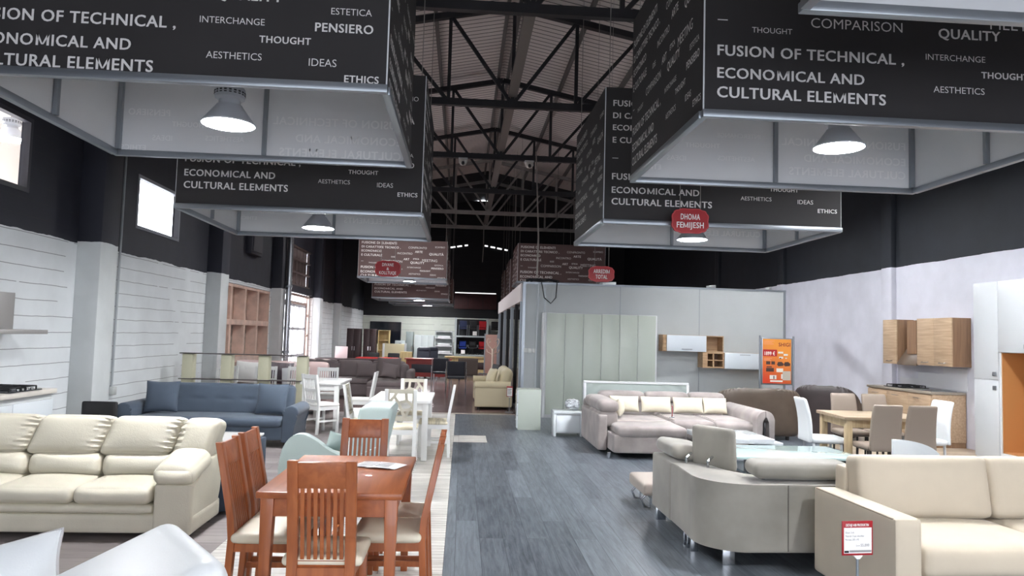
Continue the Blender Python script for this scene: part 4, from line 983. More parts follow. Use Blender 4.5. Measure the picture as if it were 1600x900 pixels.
M_ward = mat('sage white lacquer', (188, 196, 186), .35)
wd = thing('wardrobe', 'tall pale sage wardrobe of six plain doors against the partition', 'wardrobe', (2.835, 15.07, 0))
MB().box(-1.15, 1.15, -.19, .21, 0, 2.12, .003).build('carcass', M_white, wd)
for k in range(6): MB().box(-1.125+k*.375, -1.125+k*.375+.367, -.212, -.19, .07, 2.11, .0015).build('door', M_ward, wd)
MB().box(-1.19, -1.15, -.215, .21, 0, 2.12, .003).build('side_panel', M_white, wd)
ds = thing('white_dresser', 'small pale chest of three drawers at the aisle corner', 'chest of drawers', (1.21, 13.05, .003))
MB().box(-.2, .2, -.2, .2, 0, .7, .003).build('body', M_ward, ds)
for k in range(3): MB().box(-.218, -.2, -.19, .19, .03+k*.22, .235+k*.22, .002).build('drawer', M_gl, ds)
for k in range(3): MB().box(-.228, -.218, -.06, .06, .15+k*.22, .165+k*.22).build('handle', M_alu, ds)
bt = thing('bedside_table', 'low white bedside cabinet left of the headboard', 'bedside table', (1.785, 12.3, .003))
MB().box(-.24, .24, -.2, .2, .37, .41, .003).build('top', M_gl, bt)
for s in (-1, 1): MB().box(s*.22-.02, s*.22+.02, -.2, .2, 0, .37, .003).build('side_panel', M_gl, bt)
MB().box(-.2, .2, -.17, .19, .05, .37).build('body', M_white, bt)
MB().box(-.195, .195, -.195, -.17, .07, .34, .003).build('drawer', M_gl, bt)
random.seed(3)
pb = MB().soft((0, 0, .08), (.24, .2, .17), .08, (0, 0, 0), 10, fn=lambda u, v, w_, p: p+Vector((random.uniform(-.012, .012), random.uniform(-.012, .012), random.uniform(-.012, .012))))
tag(pb.build('plastic_bag', mat('clear plastic', (225, 230, 235), .25, trans=.3), loc=(1.88, 12.32, .43), sharp=10), 'crumpled clear plastic bag on the bedside cabinet', 'bag')
hb = thing('bed_headboard', 'white framed headboard with creased grey fabric behind the mauve sofa', 'headboard', (2.92, 12.16, .003))
MB().box(-.88, .88, -.03, .06, .88, .915, .004).build('top_frame', M_white, hb)
for s in (-1, 1): MB().box(s*.865-.02, s*.865+.02, -.03, .06, 0, .88, .004).build('side_post', M_white, hb)
def fold(u, v):
    x = -.845+1.69*u; z = .3+.58*v; e = abs(2*u-1)
    return (x, -.012-.03*math.sin(PI*v)*math.sin(PI*u)**.5+.012*math.sin(30*(v*.6+e*.7))*e**2*(v), z)
MB().grid(fold, 60, 24).box(-.845, .845, .0, .04, .1, .88).build('fabric_cover', mat('grey sage fabric', (158, 168, 164), .75), hb)

# ---- mauve corner sofa with loop arm
M_mauve = mat('mauve velvet', (156, 147, 144), .8, noise=.28, nscale=3.5, sheen=.2, bump=.04, bscale=180)
mv = thing('mauve_corner_sofa', 'mauve velvet corner sofa with a left chaise and a loop shaped right arm', 'corner sofa', (1.96, 9.9, .003))
MB().soft((.06, 1.2, .30), (.14, 1.5, .50), .03).build('side_panel', M_mauve, mv)
MB().soft((.62, .98, .20), (.98, 1.9, .25), .03, (0, 0, 0)).build('chaise_base', M_mauve, mv)
MB().soft((.66, .86, .365), (.96, 1.72, .15), .06, (0, 0, .02), 14).build('chaise_cushion', M_mauve, mv)
MB().soft((1.70, 1.25, .20), (1.3, 1.3, .22), .03).build('base', M_mauve, mv)
for k in range(2): MB().soft((1.42+.62*k, 1.15, .38), (.63, 1.15, .16), .06, (0, .01, .02), 12).build('seat_cushion', M_mauve, mv)
MB().tube([(1.13, .62, .478), (1.13, .95, .482), (1.13, 1.38, .478)], .006, 6).tube([(1.74, .62, .478), (1.74, .95, .482), (1.74, 1.38, .478)], .006, 6).tube([(.28, .5, .465), (.66, .5, .47), (1.04, .5, .465)], .006, 6).build('pale_piping', mat('pale mauve piping', (206, 196, 192), .7), mv)
MB().soft((.62, 1.9, .42), (1.2, .2, .5), .06).build('back_frame', M_mauve, mv)
MB().soft((1.70, 1.9, .42), (1.3, .2, .5), .06).build('back_frame', M_mauve, mv)
MB().soft((.15, 1.1, .66), (.30, 1.26, .17), .08, (0, 0, .015), 12).build('headrest', M_mauve, mv)
MB().soft((.15, .93, .48), (.28, .88, .22), .06).build('side_back', M_mauve, mv)
for x, w_ in ((.62, .75), (1.35, .72), (2.0, .60)): MB().soft((x, 1.88, .70), (w_, .25, .17), .075, (0, 0, .012), 12).build('headrest', M_mauve, mv)
# loop arm: an arch in plan side view with a slot
arc = [(2.40+.13*math.cos(a), .52+.13*math.sin(a)) for a in [PI*k/14 for k in range(15)]]
outer = [(2.53, .06)] + arc + [(2.27, .06)]; inner = [(2.345, .14)] + [(2.40+.055*math.cos(a), .50+.055*math.sin(a)) for a in [PI-PI*k/10 for k in range(11)]] + [(2.455, .14)]
mb = MB()
for y0, y1 in ((.42, 1.9),):
    n1 = [(2.53, .06)]+arc; mb.prism(n1[:9]+[(2.40, .555)]+[(2.455, .5), (2.455, .06)], y0, y1, 'y', .012)
    mb.prism([(2.40, .65)]+arc[8:]+[(2.27, .06), (2.345, .06), (2.345, .5), (2.40, .555)], y0, y1, 'y', .012)
mb.box(2.30, 2.50, .44, 1.88, .06, .14)
mb.build('loop_arm', M_mauve, mv)
for z in (.3, .36): MB().cyl((2.40, .46, z-.14), (2.40, .46, z+.12), .012).build('loop_rod', M_chrome, mv)
for u, v in ((.08, .1), (.08, 1.8), (1.0, .12), (2.4, .5), (2.4, 1.8)): MB().cyl((u, v, 0), (u, v, .08), .025).build('foot', M_chrome, mv)
M_cc = mat('cream pillow', (218, 210, 190), .8, noise=.08, nscale=6)
gp_ = 'cream pillows on the mauve sofa'
for lab, x, y, w_, rot in (('cream pillow standing on the mauve chaise by the left side', .42, 1.05, .40, (-.1, 0, PI/2-.25)), ('cream pillow in the left corner of the mauve sofa', .60, 1.535, .46, (-.3, 0, 0)), ('cream pillow second from the left along the mauve sofa back', 1.10, 1.525, .48, (-.32, 0, 0)), ('cream pillow third along the mauve sofa back', 1.61, 1.525, .48, (-.32, 0, 0)), ('cream pillow nearest the loop arm of the mauve sofa', 2.04, 1.525, .38, (-.32, 0, 0))):
    c = thing('cream_pillow', lab, 'cushion', (1.96+x, 9.9+y, .495), 0, gp_)
    MB().pillow((0, 0, .12), w_, .25, .16, rot, 14, .04).build('cover', M_cc, c)
pt = thing('price_card_stand', 'slim red edged price card stand on the mauve sofa, seen edge on', 'price card', (3.12, 10.75, .49), 1.35)
MB().box(-.05, .05, -.006, .006, .02, .17, .003).build('card', M_red, pt)
MB().box(-.042, .042, -.008, .008, .03, .155).build('paper', M_white, pt)
MB().cyl((0, 0, 0.002), (0, 0, .03), .008).lathe([(.04, 0), (.04, .008), (.001, .01)], 16).build('stand', M_alu, pt)

# ---- hanging wall units
M_oak = wood('pale oak', (196, 164, 128), (166, 134, 100), .5, 0, 6)
M_wg = mat('pale blue white lacquer', (214, 222, 228), .2, coat=.2)
u1 = thing('wall_unit', 'oak wall unit with a white flap door and open end, upper left', 'wall cabinet', (4.77, 15.12, 1.40), 0, 'hanging wall units')
def shell(x0, x1, y0, y1, z0, z1, t=.022):
    return MB().box(x0, x1, y0, y1, z0, z0+t).box(x0, x1, y0, y1, z1-t, z1).box(x0, x0+t, y0, y1, z0+t, z1-t).box(x1-t, x1, y0, y1, z0+t, z1-t)
shell(-.64, .64, -.16, .16, 0, .34).box(.26, .282, -.16, .16, .022, .318).build('carcass', M_oak, u1)
MB().box(-.62, .62, .15, .165, .02, .32).build('back_panel', M_oak, u1)
d_ = MB().box(-.56, .27, -.182, -.162, .005, .335, .002).build('door', M_wg, u1); MB().box(-.25, -.03, -.195, -.182, .045, .058).build('handle', M_alu, d_)
MB().box(-.63, -.57, -.178, -.16, .02, .32).build('end_panel', M_oak, u1)
u2 = thing('cubby_unit', 'small oak four hole wine cubby under the wall unit', 'wall cabinet', (5.20, 15.12, 1.08), 0, 'hanging wall units')
shell(-.23, .22, -.16, .16, 0, .315).box(-.015, .015, -.16, .15, .02, .295).box(-.21, .2, -.16, .15, .148, .168).build('carcass', M_oak, u2)
MB().box(-.22, .21, .15, .165, .01, .3).build('back_panel', wood('brown oak', (130, 100, 78), (104, 78, 58), .6, 0, 6), u2)
MB().box(-.23, -.13, -.172, -.16, 0, .315).build('end_panel', M_oak, u2)
u3 = thing('wall_unit', 'white flap door wall unit, lower right beside the cubby', 'wall cabinet', (5.87, 15.12, 1.07), 0, 'hanging wall units')
MB().box(-.44, .44, -.16, .16, 0, .33, .002).build('carcass', M_oak, u3)
d_ = MB().box(-.44, .44, -.182, -.162, .0, .33, .002).build('door', M_wg, u3); MB().box(-.12, .1, -.19, -.182, .285, .297).build('handle', M_alu, d_)

# ---- poster stand
pk = thing('poster_stand', 'tall poster stand with an orange furniture offer poster reading 1899 €', 'poster stand', (5.945, 13.6, .003))
for s in (-1, 1): MB().cyl((s*.325, 0, 0.02), (s*.325, 0, 1.76), .018, seg=12).build('upright', M_alu, pk); MB().box(s*.325-.03, s*.325+.03, -.2, .2, 0, .025, .004).build('foot', M_alu, pk)
MB().box(-.30, .30, -.012, .012, .84, 1.72, .004).build('frame', M_alu, pk)
def poster_m():
    m = bpy.data.materials.new('orange poster'); m.use_nodes = True; nt = m.node_tree; b = nt.nodes['Principled BSDF']
    g = N(nt, 'ShaderNodeTexCoord'); s = N(nt, 'ShaderNodeSeparateXYZ'); nt.links.new(g.outputs['Generated'], s.inputs[0])
    ad = N(nt, 'ShaderNodeMath', operation='MULTIPLY_ADD'); ad.inputs[1].default_value = .35; nt.links.new(s.outputs['X'], ad.inputs[0]); nt.links.new(s.outputs['Z'], ad.inputs[2])
    r = N(nt, 'ShaderNodeValToRGB'); r.color_ramp.elements[0].position = .1; r.color_ramp.elements[0].color = lin((206, 66, 40)); r.color_ramp.elements[1].position = 1.2 if 0 else 1.0; r.color_ramp.elements[1].color = lin((226, 146, 58))
    nt.links.new(ad.outputs[0], r.inputs[0]); nt.links.new(r.outputs[0], b.inputs['Base Color']); b.inputs['Roughness'].default_value = .35; return m
po_ = MB().box(-.275, .275, -.016, -.012, .865, 1.70).build('poster', poster_m(), pk)
F = lambda x, z: face_matrix((x, -.0175, z), (1, 0, 0))
mb = MB().text('1899 €', 1, F(-.24, 1.395), True, width=.20, height=.07); mb.build('price_lettering', M_swhite, po_)
MB().box(-.272, .0, -.0168, -.016, 1.375, 1.50).build('price_band', mat('poster red', (176, 28, 34), .5), po_)
MB().text('SHIGI', 1, F(.03, 1.565), True, width=.225, height=.07).build('title_lettering', mat('poster dark red', (120, 30, 34), .5), po_)
mb = MB()
for z, w_ in ((1.655, .2), (1.63, .16), (1.60, .19), (1.33, .16), (1.31, .12), (1.29, .14)): mb.box(-.255, -.255+w_, -.017, -.016, z, z+.011)
mb.build('small_print', mat('poster small print', (232, 150, 110)), po_)
mb = MB()
for x, z, w_, h in ((.02, 1.43, .1, .035), (.13, 1.39, .08, .035), (.04, 1.335, .08, .035), (.16, 1.335, .035, .02), (-.01, 1.08, .13, .07), (-.14, .945, .13, .075), (.08, .955, .05, .09), (-.13, .895, .24, .03)): mb.box(x, x+w_, -.017, -.016, z, z+h)
mb.build('white_picture', mat('poster white', (226, 222, 214)), po_)
mb = MB()
for x, z, w_, h in ((-.21, 1.22, .08, .06), (-.11, 1.22, .07, .06), (-.21, 1.085, .15, .07), (-.2, 1.165, .1, .02), (.05, 1.33, .03, .02), (-.07, .95, .02, .06)): mb.box(x, x+w_, -.0172, -.016, z, z+h)
for c in (.07, .2): mb.prism([(c-.07, 1.22), (c-.05, 1.27), (c+.02, 1.275), (c+.06, 1.24), (c+.05, 1.20), (c-.04, 1.19)], -.0172, -.016, 'y')
mb.build('brown_picture', mat('poster brown', (72, 50, 44)), po_)
mb = MB().box(.11, .265, -.0172, -.016, .93, 1.1); mb.build('grey_picture', mat('poster grey', (190, 182, 168)), po_)

# ---- brown leather sofas
M_brown = mat('brown leather', (86, 74, 64), .38, noise=.2, nscale=4, bump=.1, bscale=60)
M_brown2 = mat('dark brown leather', (62, 54, 54), .45, noise=.2, nscale=4, bump=.1, bscale=60)
def club(name, label, x, y, rot, W, m, hs=.86):
    t = thing(name, label, 'sofa' if W > 1.2 else 'armchair', (x, y, .003), rot)
    # outer shell swept round the back as a rounded horseshoe
    def path(u):
        a = PI*(u*1.0); cx = W/2*math.copysign(abs(math.cos(a))**.45, math.cos(a)); cy = .44*abs(math.sin(a))**.55
        return cx, cy
    def shell_fn(u, v):
        cx, cy = path(u); a = PI*u
        h = hs*(.74+.26*math.sin(a)**.6) ; k = 2*PI*v
        thick = .13
        nx, ny = math.cos(a), math.sin(a)+.001
        # section: tall rounded slab whose top rolls outwards
        s_ = math.cos(k); z = .06+(h-.06)*(.5+.5*math.copysign(abs(math.sin(k-PI/2))**.35, math.sin(k-PI/2)))
        off = thick*math.copysign(abs(s_)**.7, s_) if 0 else thick*math.sin(k)
        off = thick*math.copysign(abs(math.sin(k))**.5, math.sin(k))
        rip = .006*math.sin(150*u)*max(0, (z/h-.6)/.4)
        return (cx-nx*(.13)+nx*off*1.0+nx*.03*(z/h), cy-ny*.13+ny*off+ny*.05*(z/h)**2, z+rip)
    MB().grid(lambda u, v: shell_fn(v, u), 24, 200, closed_u=True).build('shell', m, t, sharp=60)
    MB().soft((0, -.08, .24), (W-.4, .86, .32), .06).build('base', m, t)
    MB().soft((0, -.1, .42), (W-.46, .78, .16), .07, (0, 0, .03)).build('seat_cushion', m, t)
    for s in (-1, 1): MB().soft((s*(W/2-.16), -.2, .36), (.30, .62, .56), .12, (0, 0, .02)).build('arm', m, t)
    for s in (-1, 1):
        for yy in (-.4, .3): MB().cyl((s*(W/2-.25), yy, 0), (s*(W/2-.25), yy, .08), .03).build('foot', M_foot, t)
    return t
club('brown_sofa', 'brown leather two seat sofa with a gathered rolled back, seen from behind', 5.02, 12.5, PI, 1.5, M_brown)
club('brown_armchair', 'dark brown leather armchair with an arched back by the right wall', 6.42, 12.55, PI/2+.9, 1.02, M_brown2, .92)

# ---- oak dining set
M_oakv = wood('oak', (192, 172, 138), (170, 148, 114), .5, 2, 6)
M_oakt = wood('oak top', (170, 152, 128), (146, 128, 104), .45, 0, 6)
simple_table('oak_table', 'pale oak dining table with taupe and white chairs near the kitchen', 5.16, 8.98, 1.06, .86, .765, M_oakv, M_oakt, rot=-.08)
M_tp = mat('taupe leatherette', (138, 124, 112), .5)
def up_chair(m, legm):
    t = thing('upholstered_chair', '', 'dining chair')
    MB().soft((0, -.02, .45), (.42, .42, .07), .03, (0, 0, .012), 8).build('seat', m, t)
    def cf(u, v, w_, p): p[0] *= 1-.10*(w_*.5+.5)**1.5; p[1] += .03*w_*w_; return p
    MB().soft((0, .22, .69), (.40, .05, .54), .024, (0, .006, 0), 12, (-.12, 0, 0), cf).build('backrest', m, t)
    for sx in (-1, 1):
        for sy in (-1, 1): MB().cyl((sx*.175, sy*.175, 0), (sx*.165, sy*.165, .43), .013, .016, 12).build('leg', legm, t)
    return t
M_lgd = mat('dark chair leg', (58, 50, 46), .4)
tc = up_chair(M_tp, M_lgd); tc['group'] = 'taupe dining chairs'; tc['label'] = 'taupe chair in front of the oak table, left of the two near ones'; tc.scale = (.93, .93, 1); tc.location = (4.88, 8.40, .003); tc.rotation_euler = (0, 0, PI-.05)
dup(tc, (5.28, 8.39, .003), PI-.02, 'taupe chair in front of the oak table, right of the two near ones')
dup(tc, (5.28, 9.72, .003), -.1, 'taupe chair behind the oak table, left of the two far ones')
dup(tc, (5.72, 9.70, .003), -.05, 'taupe chair behind the oak table, right of the two far ones')
wc = up_chair(M_wleather, M_white); wc['group'] = 'white dining chairs at the oak table'; wc['label'] = 'white upholstered chair at the left end of the oak table'; wc.location = (4.52, 8.99, .003); wc.rotation_euler = (0, 0, PI/2-.1)
dup(wc, (5.82, 8.98, .003), -PI/2+.05, 'white upholstered chair at the right end of the oak table')

# ---- kitchen display on the right wall
M_ko = wood('kitchen oak', (196, 170, 142), (172, 146, 118), .45, 1, 6)
M_kod = wood('kitchen oak side', (150, 118, 90), (128, 98, 74), .5, 2, 5)
M_kh = mat('oven niche brown', (180, 126, 76), .5)
def wallcab(label, y0, y1, z0, z1, doors):
    t = thing('kitchen_wall_cabinet', label, 'kitchen cabinet', (8.095, (y0+y1)/2, z0), 0, 'kitchen wall cabinets'); h = (y1-y0)/2
    MB().box(-.15, .16, -h, h, 0, z1-z0, .002).build('body', M_kod, t)
    for k in range(doors):
        a = -h+2*h*k/doors; b = a+2*h/doors
        d = MB().box(-.17, -.15, a+.002, b-.002, .0, z1-z0, .002).build('door', M_ko, t)
        m_ = (a+b)/2
        MB().tube([(-.17, m_-.08, .06), (-.2, m_-.07, .05), (-.2, m_+.07, .05), (-.17, m_+.08, .06)], .007).build('handle', M_chrome, d)
    return t
wallcab('narrow oak kitchen wall cabinet left of the hood', 12.98, 13.42, 1.31, 2.12, 1)
wallcab('oak kitchen wall cabinet with two doors beside the tall white units', 11.46, 12.38, 1.32, 2.12, 2)
hd = thing('cooker_hood', 'slanted dark glass cooker hood between the oak wall cabinets', 'cooker hood', (8.26, 12.68, 1.30))
MB().prism([(0, .12), (-.34, .0), (-.34, .03), (0, .5)], -.29, .29, 'y', .003).build('canopy', mat('hood taupe', (104, 88, 74), .3), hd)
MB().box(-.24, 0, -.14, .14, .2, .8).build('chimney', M_kod, hd)
kb = thing('kitchen_base_unit', 'oak kitchen base unit with a grey worktop on the right wall', 'kitchen unit', (7.96, 12.55, 0))
MB().box(-.3, .28, -.97, .90, .09, .86, .002).build('carcass', M_ko, kb)
MB().box(-.24, .28, -.96, .9, 0, .09).build('plinth', M_kod, kb)
for k in range(3): MB().box(-.322, -.302, -.965+k*.62, -.965+k*.62+.615, .1, .84, .002).build('door', M_ko, kb)
for k in range(3): MB().tube([(-.322, -.7+k*.62, .78), (-.35, -.7+k*.62, .78), (-.35, -.54+k*.62, .78), (-.322, -.54+k*.62, .78)], .006).build('handle', M_chrome, kb)
MB().box(-.33, .28, -.98, .92, .86, .9, .004).build('worktop', mat('grey worktop', (150, 140, 128), .3), kb)
hob('gas hob on the oak kitchen worktop at right', 7.95, 12.75, .901, PI/2)
skk = thing('kitchen_sink', 'steel sink set in the oak kitchen worktop', 'sink', (7.95, 11.95, .901))
MB().box(-.22, .22, -.25, .25, 0, .01, .003).build('rim', mat('sink steel', (190, 194, 198), .25, metal=.9), skk)
MB().box(-.17, .17, -.2, .2, .010, .012).build('bowl', mat('sink shade steel', (120, 124, 128), .3, metal=.9), skk)  # flat plate, shade of the bowl put into its darker colour
bpk = MB(); bpk.box(0, .015, -.95, .9, .92, 1.06).box(0, .015, -.95, .35, 1.06, 1.18).box(0, .015, -.95, -.35, 1.18, 1.29)
tag(bpk.build('splashback', mat('gloss white splash', (228, 230, 236), .12), loc=(8.243, 12.5, 0)), 'stepped glossy white splashback above the oak worktop', 'splashback')
M_gk = mat('kitchen white lacquer', (196, 200, 203), .25, coat=.1)
tall = [('tall white kitchen cabinet with two square knobs beside the oak units', 10.08, 10.58, False), ('white kitchen tower with an orange brown open niche at the right edge', 9.02, 10.08, True), ('white kitchen tower nearest the camera, beyond the right edge', 8.2, 9.02, False)]
for lab, y0, y1, niche in tall:
    t = thing('tall_kitchen_cabinet', lab, 'kitchen cabinet', (7.96, (y0+y1)/2, 0), 0, 'tall white kitchen cabinets'); h = (y1-y0)/2
    zs = ((0, .09), (.09, 2.6)) if not niche else ((0, .16), (1.58, 2.6))
    if not niche:
        MB().box(-.28, .18, -h, h, 0, 2.6, .002).build('body', M_white, t)
        for z0, z1 in ((.06, 1.18), (1.185, 2.6)):
            d = MB().box(-.3, -.28, -h+.003, h-.003, z0, z1, .002).build('door', M_gk, t); z = z1-.35 if z0 < 1 else z0+.1
            z = 1.10 if z0 < 1 else 1.30
            MB().box(-.318, -.3, -h+.04, -h+.10, z-.06+.0, z, .004).build('knob', M_alu, d)
    else:
        MB().box(-.28, .18, -h, h, 0, .16, .002).box(-.28, .18, -h, h, 1.58, 2.6).box(.15, .18, -h, h, .16, 1.58).box(-.28, .15, h-.03, h, .16, 1.58).box(-.28, .15, -h, -h+.03, .16, 1.58).build('body', M_white, t)
        MB().box(.12, .149, -h+.03, h-.03, .16, 1.58).box(-.27, .12, h-.045, h-.031, .165, 1.575).box(-.27, .12, -h+.031, -h+.045, .165, 1.575).box(-.27, .12, -h+.045, h-.045, .161, .175).build('niche_lining', M_kh, t)
        for q in range(2):
            d = MB().box(-.3, -.28, -h+q*h+.003, -h+(q+1)*h-.003, 1.585, 2.6, .002).build('door', M_gk, t)
            MB().box(-.318, -.3, -.03+.0 if q else -.1, .03 if q else -.04, 1.64, 1.7, .004).build('knob', M_alu, d)

# ------------------------------------------------------------------ right foreground
ctb = thing('white_coffee_table', 'white two tier coffee table with a frosted window and dark legs', 'coffee table', (3.45, 9.2, .003))
MB().box(-.45, .36, -.44, .44, .40, .46, .004).build('top', M_gl, ctb)
MB().box(.2, .52, -.32, .40, .36, .40, .004).build('lower_shelf', M_gl, ctb)
MB().box(-.16, .16, -.2, .2, .461, .463).build('frosted_window', mat('frosted grey', (170, 176, 180), .3), ctb)
for x in (-.40, .42): MB().box(x-.07, x+.07, -.36, .36, 0, .36, .003).build('leg_panel', mat('wenge', (54, 46, 46), .5), ctb)
MB().box(-.33, .35, -.1, .1, .04, .1).build('stretcher', mat('wenge', (54, 46, 46), .5), ctb)
gt = thing('glass_coffee_table', 'large pale glass topped coffee table behind the grey sofa', 'coffee table', (3.52, 7.9, .003))
MB().prism([(-.68, -.46), (.72, -.44), (.70, .42), (-.55, .42)], .425, .45, 'z', .003).build('glass_top', mat('pale green glass', (206, 232, 230), .06, spec=.7, coat=.5), gt)
MB().box(-.55, .6, -.36, .34, .26, .28).build('lower_shelf', mat('grey glass', (96, 110, 116), .15), gt)
for x in (-.5, .55):
    for y in (-.34, .32): MB().box(x-.045, x+.045, y-.045, y+.045, 0, .424, .004).build('leg', mat('dark grey leg', (60, 64, 68), .4), gt)
wb = thing('white_toy_bench', 'white bench with a curved end panel showing behind the beige sofa', 'bench', (4.15, 6.62, .003))
arcp = [(-.22, 0), (-.22, .78)] + [(-.22+.46*math.sin(PI/2*k/10)*1.0, .78-.18*(1-math.cos(PI/2*k/10))) for k in range(1, 11)] + [(.24, .0)]
MB().prism(arcp, -.12, -.09, 'y', .004).build('end_panel', M_gl, wb)
MB().box(-.2, .22, .65, .68, 0, .42, .004).build('end_panel', M_gl, wb)
MB().box(-.2, .22, -.09, .65, .3, .34, .004).build('seat', M_gl, wb)
MB().lathe([(.001, 0)], 8) if 0 else None

# ---- grey sofa with adjustable headrests
M_grey = mat('grey brown suede', (146, 142, 133), .8, noise=.25, nscale=2.5, sheen=.3, bump=.03, bscale=200)
gs = thing('grey_suede_sofa', 'grey suede corner sofa with folding headrests, its rounded back to the viewer', 'corner sofa', (1.78, 5.24, .003))
# local frame: x right, y deep; outer corner rounded
def arcpts(cx, cy, r, a0, a1, n=12): return [(cx+r*math.cos(a0+(a1-a0)*k/n), cy+r*math.sin(a0+(a1-a0)*k/n)) for k in range(n+1)]
outer = [(0, .895)] + arcpts(.34, .34, .34, PI, 1.5*PI) + [(1.82, .02)]
inner = [(1.82, .30), (.75, .30)] + arcpts(.75, .75, .45, 1.5*PI, PI, 8)[1:-1] + [(.30, .895)]
def arm_back(p): return p
MB().prism(outer+inner, .12, .60, 'z', .02, 3).build('back_frame', M_grey, gs)
MB().soft((.155, 1.21, .355), (.31, .60, .48), .02).build('back_module', M_grey, gs)
MB().box(.28, 1.8, .28, 1.3, .12, .32, .02).build('base', M_grey, gs)
MB().soft((1.05, .82, .37), (1.46, 1.0, .14), .05, (0, 0, .02)).build('seat_cushion', M_grey, gs)
MB().soft((.6, 1.28, .33), (.9, .5, .14), .05, (0, 0, .02)).build('seat_cushion', M_grey, gs)
# seams down the back
MB().box(1.05, 1.058, .0, .012, .13, .598).box(.6, .607, -.002, .01, .13, .598).build('seam', mat('seam grey', (104, 100, 94)), gs)
# headrests: one lying on the left module, one raised, two folded along the near back
MB().soft((.19, 1.22, .665), (.34, .56, .12), .055, (0, 0, .012), 12, (0, .12, 0)).build('headrest', M_grey, gs)
h2 = MB().soft((.33, .80, .74), (.085, .42, .35), .035, (.006, 0, .0), 12, (0, -.06, .55)).build('headrest', M_grey, gs)
for q in ((.24, .68), (.12, .86)): MB().tube([(q[0], q[1], .58), (q[0], q[1], .65), (q[0]+.05, q[1]+.04, .68)], .012, 8).build('hinge', M_chrome, gs)
MB().soft((.77, .20, .685), (.76, .26, .115), .055, (0, 0, .012), 14, (.06, 0, 0)).build('headrest', M_grey, gs)
MB().soft((1.50, .22, .685), (.60, .26, .115), .055, (0, 0, .012), 14, (.06, 0, 0)).build('headrest', M_grey, gs)
for x in (.5, 1.0, 1.3): MB().cyl((x, .2, .58), (x, .2, .64), .012).build('hinge', M_chrome, gs)
for u, v in ((.16, .10), (.02, 1.42)):
    MB().box(u-.0, u+.09, v-.0, v+.018, 0, .13, .003).build('foot', M_chrome, gs)
for k in range(3): MB().box(.03+.0*k, .09, .62-.09*k, .65-.09*k, 0, .13, .003).build('foot', M_chrome, gs)
MB().box(1.7, 1.78, .1, .12, 0, .13).build('foot', M_chrome, gs)
fs = thing('grey_footstool', 'low beige footstool on a looped chrome leg beyond the grey sofa', 'footstool', (2.02, 7.28, .003))
MB().soft((.04, 0, .20), (.60, .62, .12), .03, (0, 0, .01)).build('seat', mat('beige suede', (176, 166, 156), .8), fs)
for x in (-.22, .24): MB().tube([(x+.04, -.2, .16), (x-.03, -.2, .09), (x, -.2, .02), (x+.05, -.2, .012), (x+.06, -.2, .1), (x+.02, -.2, .15)], .012, 8).build('leg', M_chrome, fs); MB().tube([(x+.04, .2, .16), (x-.03, .2, .09), (x, .2, .02), (x+.05, .2, .012), (x+.06, .2, .1), (x+.02, .2, .15)], .012, 8).build('leg', M_chrome, fs)

# ---- beige sofa at the right edge
M_sand = mat('sand microfibre', (196, 184, 164), .7, noise=.07, nscale=3, sheen=.2, bump=.04, bscale=200)
b = thing('sand_sofa', 'sand coloured box arm sofa at the lower right with a price card before it', 'sofa', (3.66, 4.71, .003), .03)
W = 1.12
for s in (-1, 1):
    a = MB().soft((s*(W-.07), -.02, .33), (.17, .94, .58), .022, (0, 0, 0), 10).build('arm', M_sand, b)
    MB().tube([(s*(W-.07)-s*-.078, -.46, .612), (s*(W-.07)-s*-.078, .42, .612)], .005, 6).build('piping', mat('sand piping', (150, 138, 120), .7), a)
MB().soft((0, .40, .42), (2*W-.3, .15, .72), .03).build('back_frame', M_sand, b)
MB().soft((0, -.02, .16), (2*W-.3, .86, .2), .02).build('base', M_sand, b)
for k in (-1, 1):
    MB().soft((k*.475, -.07, .36), (.94, .82, .19), .05, (0, .015, .02), 14).build('seat_cushion', M_sand, b)
    MB().soft((k*.475, .27, .66), (.945, .2, .42), .05, (0, .03, .0), 14, (-.16, 0, 0)).build('back_cushion', M_sand, b)
for s in (-1, 1):
    for y in (-.4, .38): MB().cyl((s*(W-.1), y, 0), (s*(W-.1), y, .05), .025).build('foot', M_foot, b)

